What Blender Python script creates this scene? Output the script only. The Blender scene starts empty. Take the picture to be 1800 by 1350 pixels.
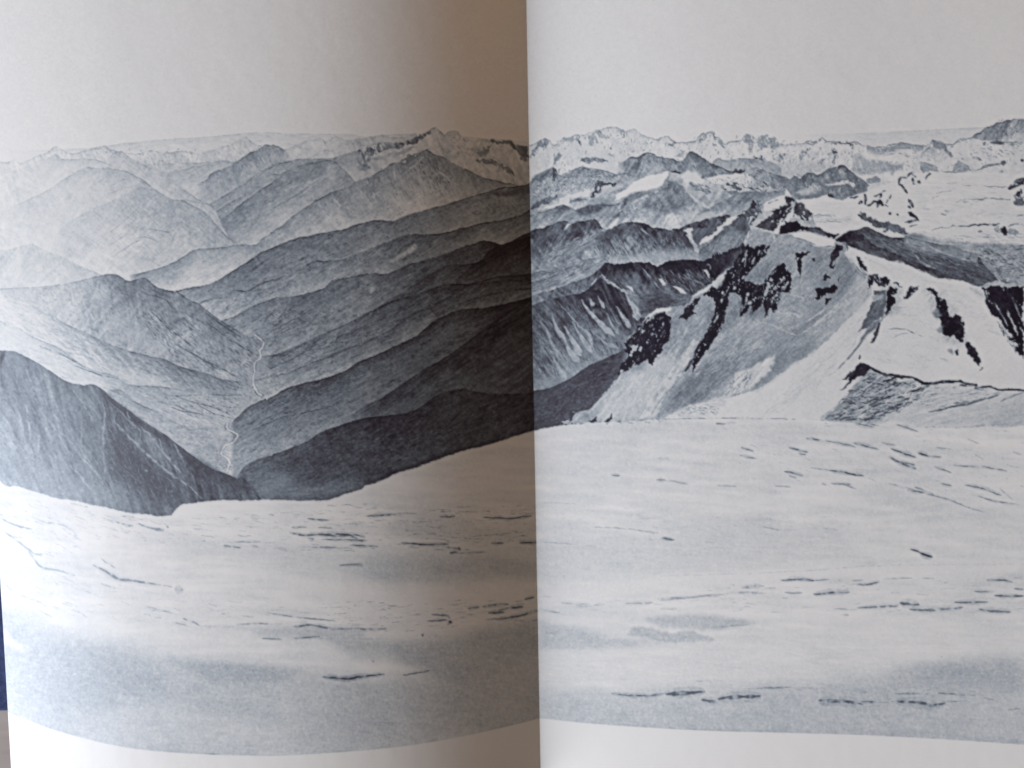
import numpy as np, math
# ---------------------------------------------------------------------------
#  THE PRINT: tone map of the engraving-like mountain panorama on the spread.
#  Units are print pixels; value 205 is bare paper, 0 is solid ink.
# ---------------------------------------------------------------------------
OX, OY = 60, 60                       # bleed around the traced field
PW, PH = 1800 + 2*OX, 1350 + 2*OY
TONE = np.full((PH, PW), 200.0, np.float32)
rng = np.random.default_rng(11)

def _filt(seed, beta=None, sig=None, n=1024):
    r = np.random.default_rng(seed)
    w = np.fft.rfft2(r.standard_normal((n, n)))
    fy = np.fft.fftfreq(n)[:, None]; fx = np.fft.rfftfreq(n)[None, :]
    f = np.sqrt(fx*fx + fy*fy)
    if sig: w = w*np.exp(-2*(math.pi*sig*f)**2)
    else:
        f[0, 0] = 1; w = w/np.maximum(f, 1/256.)**beta
    w[0, 0] = 0
    o = np.fft.irfft2(w, s=(n, n)); return (o/o.std()).astype(np.float32)
NF = _filt(1, sig=1.1)                 # band-limited specks
NF2 = _filt(2, sig=1.1)
NC = _filt(3, beta=1.5)                # clouds
NR = _filt(4, beta=1.05)               # rough
NG = _filt(5, sig=0.55)                # grain

def smp(N, u, v):
    n = N.shape[0]
    u = np.asarray(u, np.float32); v = np.asarray(v, np.float32)
    iu = np.floor(u).astype(np.int32); iv = np.floor(v).astype(np.int32)
    fu = u - iu; fv = v - iv
    iu &= n-1; iv &= n-1
    iu1 = (iu+1) & (n-1); iv1 = (iv+1) & (n-1)
    return (N[iv, iu]*(1-fu)+N[iv, iu1]*fu)*(1-fv) + (N[iv1, iu]*(1-fu)+N[iv1, iu1]*fu)*fv

def n1(x, s, seed):
    return smp(NR, np.asarray(x)/s, np.full(np.shape(x), 17.3*seed+3, np.float32))

TILES = dict(A=(0,200,3.75), B=(460,200,3.75), C=(900,200,3.75), D=(1320,200,3.75), E=(0,540,3.75),
             F=(460,540,3.75), G=(900,440,3.75), H=(1320,440,3.75), I=(0,840,2.647), J=(560,740,2.213),
             K=(1160,700,2.0766), P=(1160,380,5.625), Q=(930,220,5.625), R=(1480,220,5.625), S=(1230,220,5.625),
             Z=(0,0,1))
def T(s):
    """'A 10,20 30,40 | Z 5,6' -> list of print coordinates"""
    out = []
    for seg in s.split('|'):
        tk = seg.split()
        ox, oy, k = TILES[tk[0]]
        for p in tk[1:]:
            a, b = p.split(','); out.append((ox+float(a)/k, oy+float(b)/k))
    return out
def _pts(p): return T(p) if isinstance(p, str) else list(p)

def smooth(pts, n=6, closed=False):
    p = np.array(pts, float)
    if len(p) < 3: return p
    q = np.vstack([p[-1], p, p[:2]]) if closed else np.vstack([2*p[0]-p[1], p, 2*p[-1]-p[-2]])
    out = []
    t = np.linspace(0, 1, n, endpoint=False)[:, None]
    for i in range(1, len(q)-2):
        a, b, c, d = q[i-1], q[i], q[i+1], q[i+2]
        out.append(0.5*((2*b)+(c-a)*t+(2*a-5*b+4*c-d)*t*t+(3*b-a-3*c+d)*t**3))
    r = np.vstack(out)
    return r if closed else np.vstack([r, p[-1]])

def gutter(y): return 925 + 25*np.asarray(y, float)/1350
def window(x0, y0, x1, y1):
    x0 = max(int(math.floor(x0)), -OX); y0 = max(int(math.floor(y0)), -OY)
    x1 = min(int(math.ceil(x1)), 1800+OX-1); y1 = min(int(math.ceil(y1)), 1350+OY-1)
    if x1 <= x0 or y1 <= y0: return None
    X, Y = np.meshgrid(np.arange(x0, x1+1, dtype=np.float32), np.arange(y0, y1+1, dtype=np.float32))
    return X, Y, (slice(y0+OY, y1+OY+1), slice(x0+OX, x1+OX+1))
def sideclip(a, X, Y, side):
    if side == 'L': return a*np.clip(gutter(Y)-X+.5, 0, 1)
    if side == 'R': return a*np.clip(X-gutter(Y)+.5, 0, 1)
    return a
_sd = [0]
def texture(tex, X, Y, d):
    t = 0
    for q in tex:
        _sd[0] += 1; o = 37.7*_sd[0]
        k = q[0]
        if k in ('h', 'hd', 'hl'):
            ang, lx, ly, amp = q[1:5]; c, s = math.cos(math.radians(ang)), math.sin(math.radians(ang))
            wob = 2.0*smp(NC, X/2+o, Y/2)
            lx = lx*.42; ly = max(ly*.42, .5)
            n = .75*smp(NF, (X*c+Y*s)/lx+o, (-X*s+Y*c+wob)/ly+2*o)+.5*smp(NR, (X*c+Y*s)/(lx*.9)+o, (-X*s+Y*c+wob)/ly)
            dec = q[5] if len(q) > 5 else None
        elif k in ('s', 'sd', 'sl'):
            kk, wx, wl, amp = q[1:5]
            wob = 2.2*smp(NC, X/3+o, Y/3)
            wx = wx*.4; wl = wl*.45
            n = .7*smp(NF2, (X-kk*d+wob)/wx+o, d/wl+2*o)+.55*smp(NR, (X-kk*d+wob)/(wx*1.1)+o, d/(wl*.8)+2*o)
            dec = q[5] if len(q) > 5 else None
        elif k == 'c':
            n = smp(NC, X/q[1]+o, Y/q[1]+2*o); amp = q[2]; dec = None
        elif k == 'r':
            n = smp(NR, X/q[1]*2.6+o, Y/q[1]*2.6+2*o); amp = q[2]*1.25; dec = None
        if k.endswith('d'): n = -np.clip(n-.5, 0, 2.2)
        elif k.endswith('l') : n = np.clip(n-.5, 0, 2.2)
        n = n*amp*({'h': .95, 's': .72}.get(k[0], .85))
        if dec: n = n*np.exp(-np.maximum(d, 0)/dec)
        t = t+n
    return t

def ridge(pts, stops, tex=(), jag=1.2, js=5., line=30, lw=1.3, maxd=260, side=None, fl=0, fr=0, xd=None, n=6, glow=0, gw=5):
    """mountain layer: everything under the skyline pts gets tone stops(depth) + texture"""
    p = smooth(_pts(pts), n)
    x0, x1 = p[:, 0].min(), p[:, 0].max()
    w = window(x0, p[:, 1].min()-8, x1, p[:, 1].max()+maxd)
    if w is None: return
    X, Y, sl = w
    o = np.argsort(p[:, 0], kind='stable'); xs = X[0]
    _sd[0] += 1; sd = _sd[0]
    yr = np.interp(xs, p[o, 0], p[o, 1]) + jag*(.6*n1(xs, js*.35, sd)+.4*n1(xs, 1.5, sd+7))*.8
    d = Y - yr[None].astype(np.float32)
    a = np.clip(d+.5, 0, 1)*np.clip((maxd-d)/12., 0, 1)
    if fl: a = a*np.clip((X-x0)/fl, 0, 1)
    if fr: a = a*np.clip((x1-X)/fr, 0, 1)
    a = sideclip(a, X, Y, side)
    sx, sy = zip(*stops)
    t = np.interp(d, sx, sy).astype(np.float32)
    if xd:
        ux, uy = zip(*xd); t = t+np.interp(xs, ux, uy)[None]
    t = t+texture(tex, X, Y, d)
    if line:
        br = np.clip(.62+.42*n1(xs, 3, sd+3)+.4*n1(xs, .8, sd+5), 0, 1.7)[None]
        t = t-line*br*np.exp(-(np.maximum(d, 0)/lw)**1.5)
    if glow:
        b = np.clip(1+d/gw, 0, 1)*(d < 0)
        TONE[sl] += sideclip(glow*b, X, Y, side)
    t = np.clip(t, 22, 205)
    TONE[sl] = TONE[sl]*(1-a)+t*a

def fill(pts, X, Y):
    """even-odd coverage of polygon at sample grid, 4 sub-rows"""
    p = np.array(pts, float); h, w = X.shape
    x0 = X[0, 0]; m = np.zeros((h, w), np.float32)
    q = np.roll(p, -1, 0); S = 3
    for r in range(h):
        for s in range(S):
            y = Y[r, 0]-.5+(s+.5)/S
            c = ((p[:, 1] <= y) & (q[:, 1] > y)) | ((q[:, 1] <= y) & (p[:, 1] > y))
            if not c.any(): continue
            a, b = p[c], q[c]
            xs = np.sort(a[:, 0]+(y-a[:, 1])*(b[:, 0]-a[:, 0])/(b[:, 1]-a[:, 1]))-x0+.5
            for i in range(0, len(xs)-1, 2):
                l, e = max(xs[i], 0), min(xs[i+1], w)
                if e <= l: continue
                li, ei = int(l), int(e)
                if li == ei: m[r, li] += (e-l)/S
                else:
                    m[r, li] += (li+1-l)/S
                    m[r, li+1:ei] += 1./S
                    if ei < w: m[r, ei] += (e-ei)/S
    return np.clip(m, 0, 1)
def blur(m, s):
    r = max(1, int(round(s*.9)))
    for _ in range(3):
        for ax in (0, 1):
            pad = [(0, 0), (0, 0)]; pad[ax] = (r+1, r)
            c = np.cumsum(np.pad(m, pad, mode='edge'), axis=ax)
            m = (np.take(c, range(2*r+1, c.shape[ax]), ax)-np.take(c, range(0, c.shape[ax]-2*r-1), ax))/(2*r+1)
    return m.astype(np.float32)

def poly(pts, tone, tex=(), warp=1.5, ws=4., soft=0, side=None, alpha=1., sm=0, grad=None, specks=None, edge=0):
    """patch. tone; grad=(angle,dtone over extent); specks=(ang,lx,ly,thr,tone)"""
    p = _pts(pts)
    if sm: p = smooth(p, sm, True)
    p = np.array(p, float)
    pad = 4+3*soft+2*warp
    w = window(p[:, 0].min()-pad, p[:, 1].min()-pad, p[:, 0].max()+pad, p[:, 1].max()+pad)
    if w is None: return
    X, Y, sl = w
    m = fill(p, X, Y)
    if warp:
        _sd[0] += 1; o = 51.3*_sd[0]
        h, ww = m.shape
        dx = .8*warp*(smp(NR, X/ws*1.5+o, Y/ws*1.5)+.5*smp(NF, X/1.5+o, Y/1.5)); dy = .8*warp*(smp(NR, X/ws*1.5, Y/ws*1.5+o)+.5*smp(NF, X/1.5, Y/1.5+o))
        yy = np.clip(np.arange(h)[:, None]+dy, 0, h-1.01); xx = np.clip(np.arange(ww)[None]+dx, 0, ww-1.01)
        iy = yy.astype(int); ix = xx.astype(int); fy = yy-iy; fx = xx-ix
        m = (m[iy, ix]*(1-fx)+m[iy, ix+1]*fx)*(1-fy)+(m[iy+1, ix]*(1-fx)+m[iy+1, ix+1]*fx)*fy
    if soft: m = blur(m, soft)
    d = Y-p[:, 1].min()
    t = tone+np.zeros_like(X)
    if grad:
        c, s = math.cos(math.radians(grad[0])), math.sin(math.radians(grad[0]))
        g = X*c+Y*s; pr = p[:, 0]*c+p[:, 1]*s
        t = t+grad[1]*np.clip((g-pr.min())/max(1, pr.max()-pr.min()), 0, 1)
    t = t+texture(tex, X, Y, d)
    if specks:
        ang, lx, ly, thr, tn = specks
        _sd[0] += 1; o = 77.1*_sd[0]
        c, s = math.cos(math.radians(ang)), math.sin(math.radians(ang))
        nn = .6*smp(NF, (X*c+Y*s)/(lx*.75)+o, (-X*s+Y*c+2*smp(NC, X, Y))/(ly*.7))+.45*smp(NF2, X/1.3+o, Y/1.3)+.35*smp(NR, X/1.5+o, Y/1.5)
        k = np.clip((nn-thr*.66)*2.2, 0, 1); t = t*(1-k)+tn*k
    a = sideclip(m*alpha, X, Y, side)
    if edge: t = t-edge*4*m*(1-m)
    TONE[sl] = TONE[sl]*(1-a)+np.clip(t, 22, 205)*a

def stroke(pts, w=1.5, tone=60, alpha=.8, brk=.5, taper=True, n=6, side=None, wob=.6, soft=.6, asym=0, grow=0):
    """ink stroke along a polyline, width w, broken up by noise; asym>0 feathers downwards"""
    p = smooth(_pts(pts), n)
    pad = w*(1+asym)+4
    win = window(p[:, 0].min()-pad, p[:, 1].min()-pad, p[:, 0].max()+pad, p[:, 1].max()+pad)
    if win is None: return
    X, Y, sl = win
    _sd[0] += 1; o = 23.9*_sd[0]
    if wob:
        Xw = X+wob*smp(NR, X/3+o, Y/3); Yw = Y+wob*smp(NR, X/3, Y/3+o)
    else: Xw, Yw = X, Y
    best = np.full(X.shape, 1e9, np.float32); tt = np.zeros_like(best); sgn = np.zeros_like(best)
    L = np.r_[0, np.cumsum(np.hypot(*np.diff(p, axis=0).T))]; tot = max(L[-1], 1e-6)
    for i in range(len(p)-1):
        ax, ay = p[i]; bx, by = p[i+1]; ux, uy = bx-ax, by-ay; q = ux*ux+uy*uy
        if q < 1e-9: continue
        s = np.clip(((Xw-ax)*ux+(Yw-ay)*uy)/q, 0, 1)
        ex, ey = Xw-(ax+s*ux), Yw-(ay+s*uy)
        dd = np.hypot(ex, ey); k = dd < best
        best[k] = dd[k]; tt[k] = ((L[i]+s*math.sqrt(q))/tot)[k]; sgn[k] = ey[k]
    ww = w*.5*(np.sqrt(np.clip(4*tt*(1-tt), 0, 1))*.85+.15 if taper else 1)
    if grow: ww = w*.5*(.12+.88*tt**1.1)*np.clip((1-tt)*6, 0, 1)
    ww = ww*(1+brk*.3*smp(NF, tt*tot/4+o, np.full_like(tt, o)))
    if asym: best = np.where(sgn > 0, best/(1+asym), best)
    m = np.clip((ww-best)/soft+.5, 0, 1)
    m = m*np.clip(1+brk*(smp(NF2, X/2.5+o, Y/2.5)-.3), .1, 1)*alpha
    m = sideclip(m, X, Y, side)
    TONE[sl] = TONE[sl]*(1-m)+tone*m

def inside(p, x, y):
    q = np.roll(p, -1, 0); c = ((p[:, 1] > y) != (q[:, 1] > y))
    return (np.sum(c & (x < (q[:, 0]-p[:, 0])*(y-p[:, 1])/(q[:, 1]-p[:, 1]+1e-12)+p[:, 0])) % 2) == 1
def hatch(pts, n, ang, ln, w, tone, alpha=(.3, .8), dang=8, seed=0, side=None, curve=.1, asym=0, brk=.5):
    """n short ink strokes scattered inside polygon"""
    p = np.array(_pts(pts), float); r = np.random.default_rng(seed+900)
    n = int(n*1.7); lo, hi = p.min(0), p.max(0); k = 0; tries = 0
    while k < n and tries < n*30:
        tries += 1
        x, y = lo+(hi-lo)*r.random(2)
        if not inside(p, x, y): continue
        k += 1
        a = math.radians((ang(x, y) if callable(ang) else ang)+r.normal()*dang); l = r.uniform(*ln)*.36
        c, s = math.cos(a), math.sin(a); b = r.normal()*curve*l
        stroke([(x-c*l, y-s*l), (x-s*b, y+c*b), (x+c*l, y+s*l)], r.uniform(*w)*.72, r.uniform(*tone), r.uniform(*alpha), n=3, side=side, asym=asym, brk=brk)

# ============================ FAR RANGES, LEFT PAGE ==========================
ridge('A 0,250 | Z 149,261 181,257 253,248 373,240 432,234 477,232.5 500,235 560,235 620,236 641,240 720,236 800,240 935,250',
      [(0,188),(14,192),(60,190)], [('h',-4,9,1.6,3)], jag=.5, line=13, lw=1.0, side='L', fl=130)
ridge('A 0,320 50,322 100,305 130,325 180,310 230,285 300,265 370,215 400,232 460,265 510,258 560,245 620,232 680,215 740,240 800,250 900,262 1000,240 1100,255 1200,245 1300,262 1400,240 1500,208 1560,180 1620,155 1660,185 1700,205 1790,230',
      [(0,184),(6,190),(60,188)], [('r',5,7),('s',.4,2.4,9,8),('sd',-.6,3,8,20,16)], jag=1.3, line=26, lw=1.2, side='L')
hatch('A 820,225 1300,225 1320,300 1000,330 850,270', 46, 100, (2,7), (1,2.4), (105,150), seed=1, side='L', dang=30)
hatch('A 600,220 780,240 800,270 640,260', 16, 35, (4,9), (1,1.8), (120,150), seed=2, side='L', dang=20)
hatch('A 0,310 150,310 420,270 480,330 420,420 0,470', 60, 50, (3,10), (1,2.2), (130,170), (.2,.5), seed=3, side='L', dang=40)
ridge('A 1000,330 1100,330 1250,322 1400,318 1480,308 1560,318 1700,300 1790,290', [(0,168),(40,180),(80,178)], [('h',-20,8,1.6,5),('r',6,5)], line=20, fl=30, side='L')
ridge('A 1020,420 1100,390 1200,368 1330,345 1460,312 1520,318 1600,320 1790,330', [(0,164),(40,182),(80,182)], [('h',-25,8,1.6,5)], line=22, fl=30, side='L')
ridge('B 0,240 90,235 170,225 200,215 250,190 300,165 340,165 380,150 420,180 450,165 490,148 520,160 560,168 640,160 720,150 800,140 850,160 950,152 1010,128 1030,160 1060,150 1150,150',
      [(0,178),(8,188),(40,186)], [('r',5,6),('sd',.8,3,8,22,18)], line=36, lw=1.4, jag=1.6, side='L')
ridge('A 1290,470 1360,440 1395,395 1480,360 1540,328 1600,290 1660,245 1700,240 1750,205 1790,215 | B 60,205 110,210 150,235 190,250', [(0,138),(14,150),(50,168),(90,184)],
      [('s',.5,4,22,7),('hd',-40,5,1.2,14,30),('r',5,6)], line=40, lw=1.6, jag=1.8, side='L', fl=25, fr=16)
hatch('A 1540,330 1640,250 1750,215 1795,250 1790,330 1600,360', 46, 68, (4,14), (1,2), (95,125), (.3,.7), seed=4, side='L')
# main peak, left page
ridge('B 100,280 180,262 300,290 400,240 470,240 540,215 600,195 680,205 760,190 830,180 900,190 980,165 1060,140 1140,93 1160,110 1200,140 1240,122 1280,118 1340,160 1400,182 1460,168 1540,170 1600,175 1640,180 1700,205 1770,215',
      [(0,176),(30,180),(80,172)], [('s',.5,4,20,7),('r',6,7),('sd',-.5,3,10,20,40)], line=44, lw=1.6, jag=1.6, side='L', fl=60, maxd=110)
poly('B 560,312 590,275 620,245 680,240 700,225 750,215 770,195 840,192 900,205 980,180 1060,140 1130,98 1090,150 1010,195 930,225 860,232 800,245 740,275 700,330 640,360 600,330', 122, [('s',.5,3,9,22),('r',4,10)], warp=2.5, side='L', specks=(75,3,1.2,1.0,172))
poly('B 740,290 800,275 900,250 1000,215 1010,230 920,270 820,300 760,315', 160, [('r',4,8)], warp=2, side='L')
poly('B 905,300 960,270 1050,240 1100,225 1070,260 1010,300 960,340 920,330', 118, [('s',-1,3,9,18)], warp=2.5, side='L', specks=(-25,4,1.2,.8,170))
poly('B 620,380 640,330 700,330 720,360 660,370', 125, [('r',4,12)], warp=2, side='L')
poly('B 1400,300 1480,285 1560,310 1640,370 1680,420 1600,380 1540,330 1440,320', 108, [('r',4,12)], warp=2.5, side='L')
poly('B 1420,250 1490,225 1540,205 1500,260 1450,290', 118, [('r',4,12)], warp=2.5, side='L')
poly('B 1500,180 1640,182 1760,215 1770,300 1740,330 1690,240 1640,205 1540,200', 105, [('s',.6,3,9,20)], warp=2.5, side='L', specks=(70,4,1.2,1.1,165))
hatch('B 1150,100 1290,120 1340,160 1480,260 1640,330 1700,440 1560,380 1340,300 1180,180', 60, 42, (4,14), (1,2), (100,130), (.3,.7), seed=7, side='L')
# valley spurs facing left
ridge('A 1240,700 1400,590 1500,530 1600,470 1700,395 1790,350 | B 100,330 230,300 310,296 390,292 480,285 540,265 620,245 680,240', [(0,148),(12,156),(30,172),(60,182)],
      [('h',-35,10,1.5,6),('hd',-40,5,1.2,10,30)], line=40, lw=1.5, side='L', fr=16)
ridge('A 1260,760 1395,665 1500,600 1600,540 1680,470 1790,400 | B 120,400 200,355 270,335 330,325 400,315 460,310 530,360 590,420 640,470', [(0,144),(18,152),(40,165),(70,178)],
      [('h',-35,10,1.5,6),('hd',-40,5,1.2,14,50),('r',6,4)], line=40, lw=1.5, side='L', fr=14)
ridge('A 1300,800 1460,700 1560,620 1660,550 1720,500 1790,460 | B 90,440 200,370 330,325 460,310 530,360 570,400 610,440', [(0,138),(25,146),(50,160),(80,176)],
      [('h',-30,10,1.5,6),('hd',-35,5,1.2,14,60),('r',6,5)], line=42, lw=1.5, side='L', fr=14)
poly('B 425,350 480,340 495,380 480,440 440,450 430,410 300,480 200,540 130,590 200,520 320,440 420,400', 168, [('h',-40,6,1.4,7)], soft=1.5, alpha=.8, side='L')
stroke('B 60,640 150,580 240,530 330,470 400,420', 1.6, 105, .7, side='L')
hatch('B 0,520 300,380 420,380 300,500 60,640 0,690', 90, -38, (3,9), (.9,1.5), (100,130), (.3,.6), seed=6)
# left hazy hills
ridge('A 180,330 300,300 370,270 420,300 560,298 640,305 720,335 850,390 960,450 1000,485 1060,530', [(0,176),(20,183),(60,188)], [('s',-.6,3,14,4),('r',6,4)], line=24, side='L', fl=40)
ridge('A 700,290 790,248 850,285 940,335 1000,358 1060,370 1120,430 1200,490 1300,560 1380,600 1430,660 1480,760 1540,850', [(0,168),(25,178),(60,184)], [('s',-.5,3,18,5),('h',40,8,1.4,4)], line=34, lw=1.5, side='L', fl=14)
ridge('A 0,640 100,600 270,520 380,460 460,400 520,370 580,350 640,365 740,360 830,380 900,410 960,450 1010,490 1060,520 1140,570', [(0,166),(25,176),(70,182),(120,187)],
      [('s',-.7,3.5,20,5),('r',7,4),('s',.6,4,16,4)], line=30, lw=1.5, jag=1.8, side='L', fl=50)
stroke('A 690,510 740,470 800,440 870,425', 1.3, 130, .6); stroke('A 620,480 690,430 750,395 830,385', 1.3, 135, .5)
stroke('A 620,590 700,545 800,500 900,480', 1.3, 140, .5); stroke('A 830,380 900,430 960,470 1010,490', 1.3, 125, .6)
ridge('A 380,760 420,740 490,690 560,650 620,620 700,590 760,560 800,545 870,510 930,485 1020,505 1080,535 1140,565 1210,570 1260,600 1350,650 1430,735 1480,790 1540,850',
      [(0,158),(20,163),(50,171),(80,181),(110,187)], [('h',-45,9,1.6,4),('h',40,9,1.5,4),('r',7,4)], line=32, lw=1.5, jag=.9, side='L', fl=20, maxd=140)
for s in ('A 680,805 760,760 830,700 920,620', 'A 700,870 760,840 840,790', 'A 740,945 800,905 870,860 960,815', 'A 1130,860 1150,800 1170,780', 'A 1240,780 1290,810 1330,840', 'A 1410,750 1420,800 1415,850',
          'A 1370,680 1430,740 1470,790 1540,850', 'A 1150,565 1210,570 1240,600', 'A 1210,565 1300,585 1380,600 1430,640', 'A 940,760 1040,770 1150,790', 'A 980,620 1010,630 1000,660', 'A 880,820 960,810 1040,840'):
    stroke(s, 1.3, 120, .55, side='L')
hatch('A 700,620 950,520 1300,620 1430,760 1300,830 900,760', 70, -40, (3,8), (.8,1.3), (125,150), (.2,.5), seed=5, dang=50)
# big ridge below the peak
ridge('A 1690,862 1740,820 1790,785 | B 0,825 100,760 200,680 300,610 400,550 480,510 590,470 620,440 700,420 760,390 820,355 880,320 940,330 1000,300 1050,260 1090,240 1140,265 1200,285 1260,320 1340,360 1420,400 1500,430 1600,450 1700,475',
      [(0,132),(15,142),(40,158),(70,174),(90,182)], [('s',.6,4,30,7),('h',-38,9,1.5,6),('r',6,5)], line=62, lw=1.5, jag=1.8, side='L', xd=[(460,16),(560,6),(640,0),(930,-6)])
for s in ('B 1090,250 1060,290 1010,340 970,365','B 1100,270 1140,340 1200,410 1290,470','B 870,350 880,430 890,480','B 960,400 1000,480 1060,530 1100,580','B 650,500 660,560','B 735,510 750,570','B 940,540 945,590','B 470,560 520,610'):
    stroke(s, 4, 182, .75, side='L', brk=.5, soft=1.6)
hatch('B 620,450 880,330 1090,250 1250,330 1250,500 1000,560 700,560', 130, 62, (5,18), (1,2.2), (92,120), (.25,.65), seed=8, side='L', dang=14)
hatch('B 1090,260 1150,300 1250,470 1180,470 1000,370', 40, 62, (5,16), (1.2,2.6), (80,100), (.4,.8), seed=9, side='L', dang=10)
hatch('B 300,620 600,480 640,600 450,640', 40, 62, (5,15), (1,2), (105,130), (.25,.6), seed=10, side='L', dang=14)
# spurs to the right of the valley (far -> near)
ridge('A 850,1070 1000,1030 1100,1000 1200,950 1270,905 1320,895 1450,885 1560,865 1690,860 1740,835 1790,830', [(0,146),(12,158),(35,180),(60,190)], [('h',-25,9,1.4,5),('hd',-30,5,1.2,16,35),('r',6,4)], line=45, lw=1.6, side='L', fl=10, fr=18)
dk = ('hd',-28,5,1.25,17)
ridge('A 1160,1170 1250,1150 1380,1125 1480,1070 1580,1010 1680,940 1725,910 | B 60,888 100,870 230,820 330,800 440,778 540,760 640,725 760,700 860,705 950,670 1060,640 1160,610 1260,580 1380,545 1480,515 1600,485 1700,480 1775,460',
      [(0,104),(14,116),(35,126),(60,142),(80,152)], [('h',-30,11,1.5,7),dk,('r',6,5)], line=62, lw=1.6, jag=1.2, side='L', xd=[(309,42),(370,22),(440,2),(560,0),(700,12),(830,14),(930,-6)])
poly('B 1560,540 1700,510 1690,600 1600,640', 138, [('s',.5,3,14,10)], soft=2, side='L'); poly('B 1500,520 1760,480 1770,520 1600,540', 78, [('s',.5,3,14,12)], soft=1.5, side='L')
hatch('B 1290,590 1760,500 1770,640 1400,680', 60, 40, (5,16), (1.2,3), (90,125), (.3,.7), seed=11, side='L', dang=20)
poly('B 1450,720 1775,650 1775,760 1600,800 1300,840 1100,850', 150, (), soft=5, side='L', alpha=.0)
ridge('A 1240,1290 1335,1240 1440,1215 1500,1205 1540,1165 1620,1165 1700,1125 1790,1095 | B 100,1090 200,1030 290,990 370,965 440,965 540,950 660,910 800,855 900,815 980,795 1060,795 1200,785 1320,755 1430,725 1560,705 1680,680 1775,640',
      [(0,116),(14,128),(40,146),(65,160)], [('h',-32,11,1.5,8),dk,('r',6,6)], line=64, lw=1.6, jag=1.4, side='L', xd=[(357,40),(420,22),(500,8),(650,0),(800,-12),(880,-4),(935,-18)])
poly('B 840,975 900,940 960,900 1000,860 1030,855 1010,900 940,940 880,985', 172, [('r',4,8)], warp=2, soft=.8, side='L'); stroke('B 900,930 930,880 980,860 1020,840', 3, 85, .8, side='L')
hatch('B 560,960 820,860 900,860 860,960 640,1010', 60, -25, (4,12), (1,2), (85,115), (.3,.7), seed=12, side='L')
poly('B 1000,960 1250,870 1450,800 1560,790 1480,835 1300,890 1100,950', 150, (), soft=3, side='L', alpha=.6)
ridge('A 1380,1390 1540,1335 1640,1280 1760,1230 | B 40,1235 80,1215 200,1205 330,1175 420,1140 470,1100 560,1080 700,1055 820,1050 900,1020 980,990 1100,960 1220,920 1320,880 1400,855 1460,835 1520,840 1570,860 1640,840 1720,800 1775,780',
      [(0,100),(14,110),(40,122),(90,136)], [('h',-32,11,1.5,8),dk,('r',6,6)], line=58, lw=1.6, jag=1.5, side='L', xd=[(400,36),(460,18),(540,4),(680,-4),(780,-14),(850,-30),(900,-48),(935,-52)])
poly('B 700,1150 760,1140 750,1180 720,1190', 165, (), soft=1, side='L'); 
poly('B 0,1235 100,1205 200,1195 400,1130 460,1098 320,1130 200,1160 60,1190', 168, (), soft=2, side='L', alpha=.5)
ridge('B 640,1330 760,1280 860,1210 920,1185 1000,1130 1100,1065 1220,1000 1340,990 1440,965 1490,910 1540,880 1600,865 1780,800', [(0,78),(18,90),(45,112),(70,130)], [('h',-32,11,1.5,8),('hd',-28,5,1.2,14)], line=28, lw=2, side='L', fl=20, xd=[(700,10),(800,-6),(870,-30),(935,-42)])
ridge('F -150,400 0,330 80,310 150,290 300,220 420,165 600,85 760,10 | B 660,1325 760,1280 880,1230 980,1200 1100,1160 1240,1120 1360,1125 1440,1100 1560,1070 1660,1065 1780,1055', [(0,92),(16,106),(40,122),(70,136)], [('h',-30,11,1.5,9),dk,('r',6,6)], line=54, lw=1.6, side='L', xd=[(460,26),(560,8),(700,-4),(850,-10),(935,-30)])
stroke('F 20,410 160,360 300,290 440,265', 1.6, 70, .7); stroke('F 100,380 250,320 380,290', 1.3, 75, .6); stroke('F 30,300 90,220 150,160 300,90 400,20', 1.5, 75, .5); stroke('F 20,190 140,120 260,60 330,10',1.5,75,.6); stroke('F 5,110 60,50 110,20',2,70,.7)
ridge('F 480,235 520,190 660,130 800,70 870,20 | B 1000,1300 1100,1260 1200,1220 1360,1140 1500,1110 1780,1090', [(0,92),(14,106),(40,130)], [('h',-30,11,1.5,9),dk], line=34, lw=1.8, side='L', xd=[(590,20),(700,0),(935,-22)])
ridge('F -150,530 0,470 90,450 180,430 260,395 340,365 480,300 640,240 760,190 860,140 980,50 1100,10 | B 1160,1320 1250,1270 1400,1220 1600,1170 1780,1150', [(0,104),(12,120),(35,146),(60,158)], [('h',-28,11,1.5,8),dk,('r',6,5)], line=60, lw=1.6, side='L', xd=[(460,22),(560,10),(700,0),(935,-8)])
stroke('F 380,330 520,290 650,235 720,200', 1.6, 70, .6)
for k,(a,b) in enumerate((('F 20,40 300,0 560,0 480,90 60,260 10,300',130),('F 40,310 500,170 760,100 700,190 300,300 40,420',150),('F 600,230 960,40 1060,20 900,120 620,240',50))):
    hatch(a, b, -24, (4,13), (1,2), (58,90), (.3,.8), seed=20+k, side='L')
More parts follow.
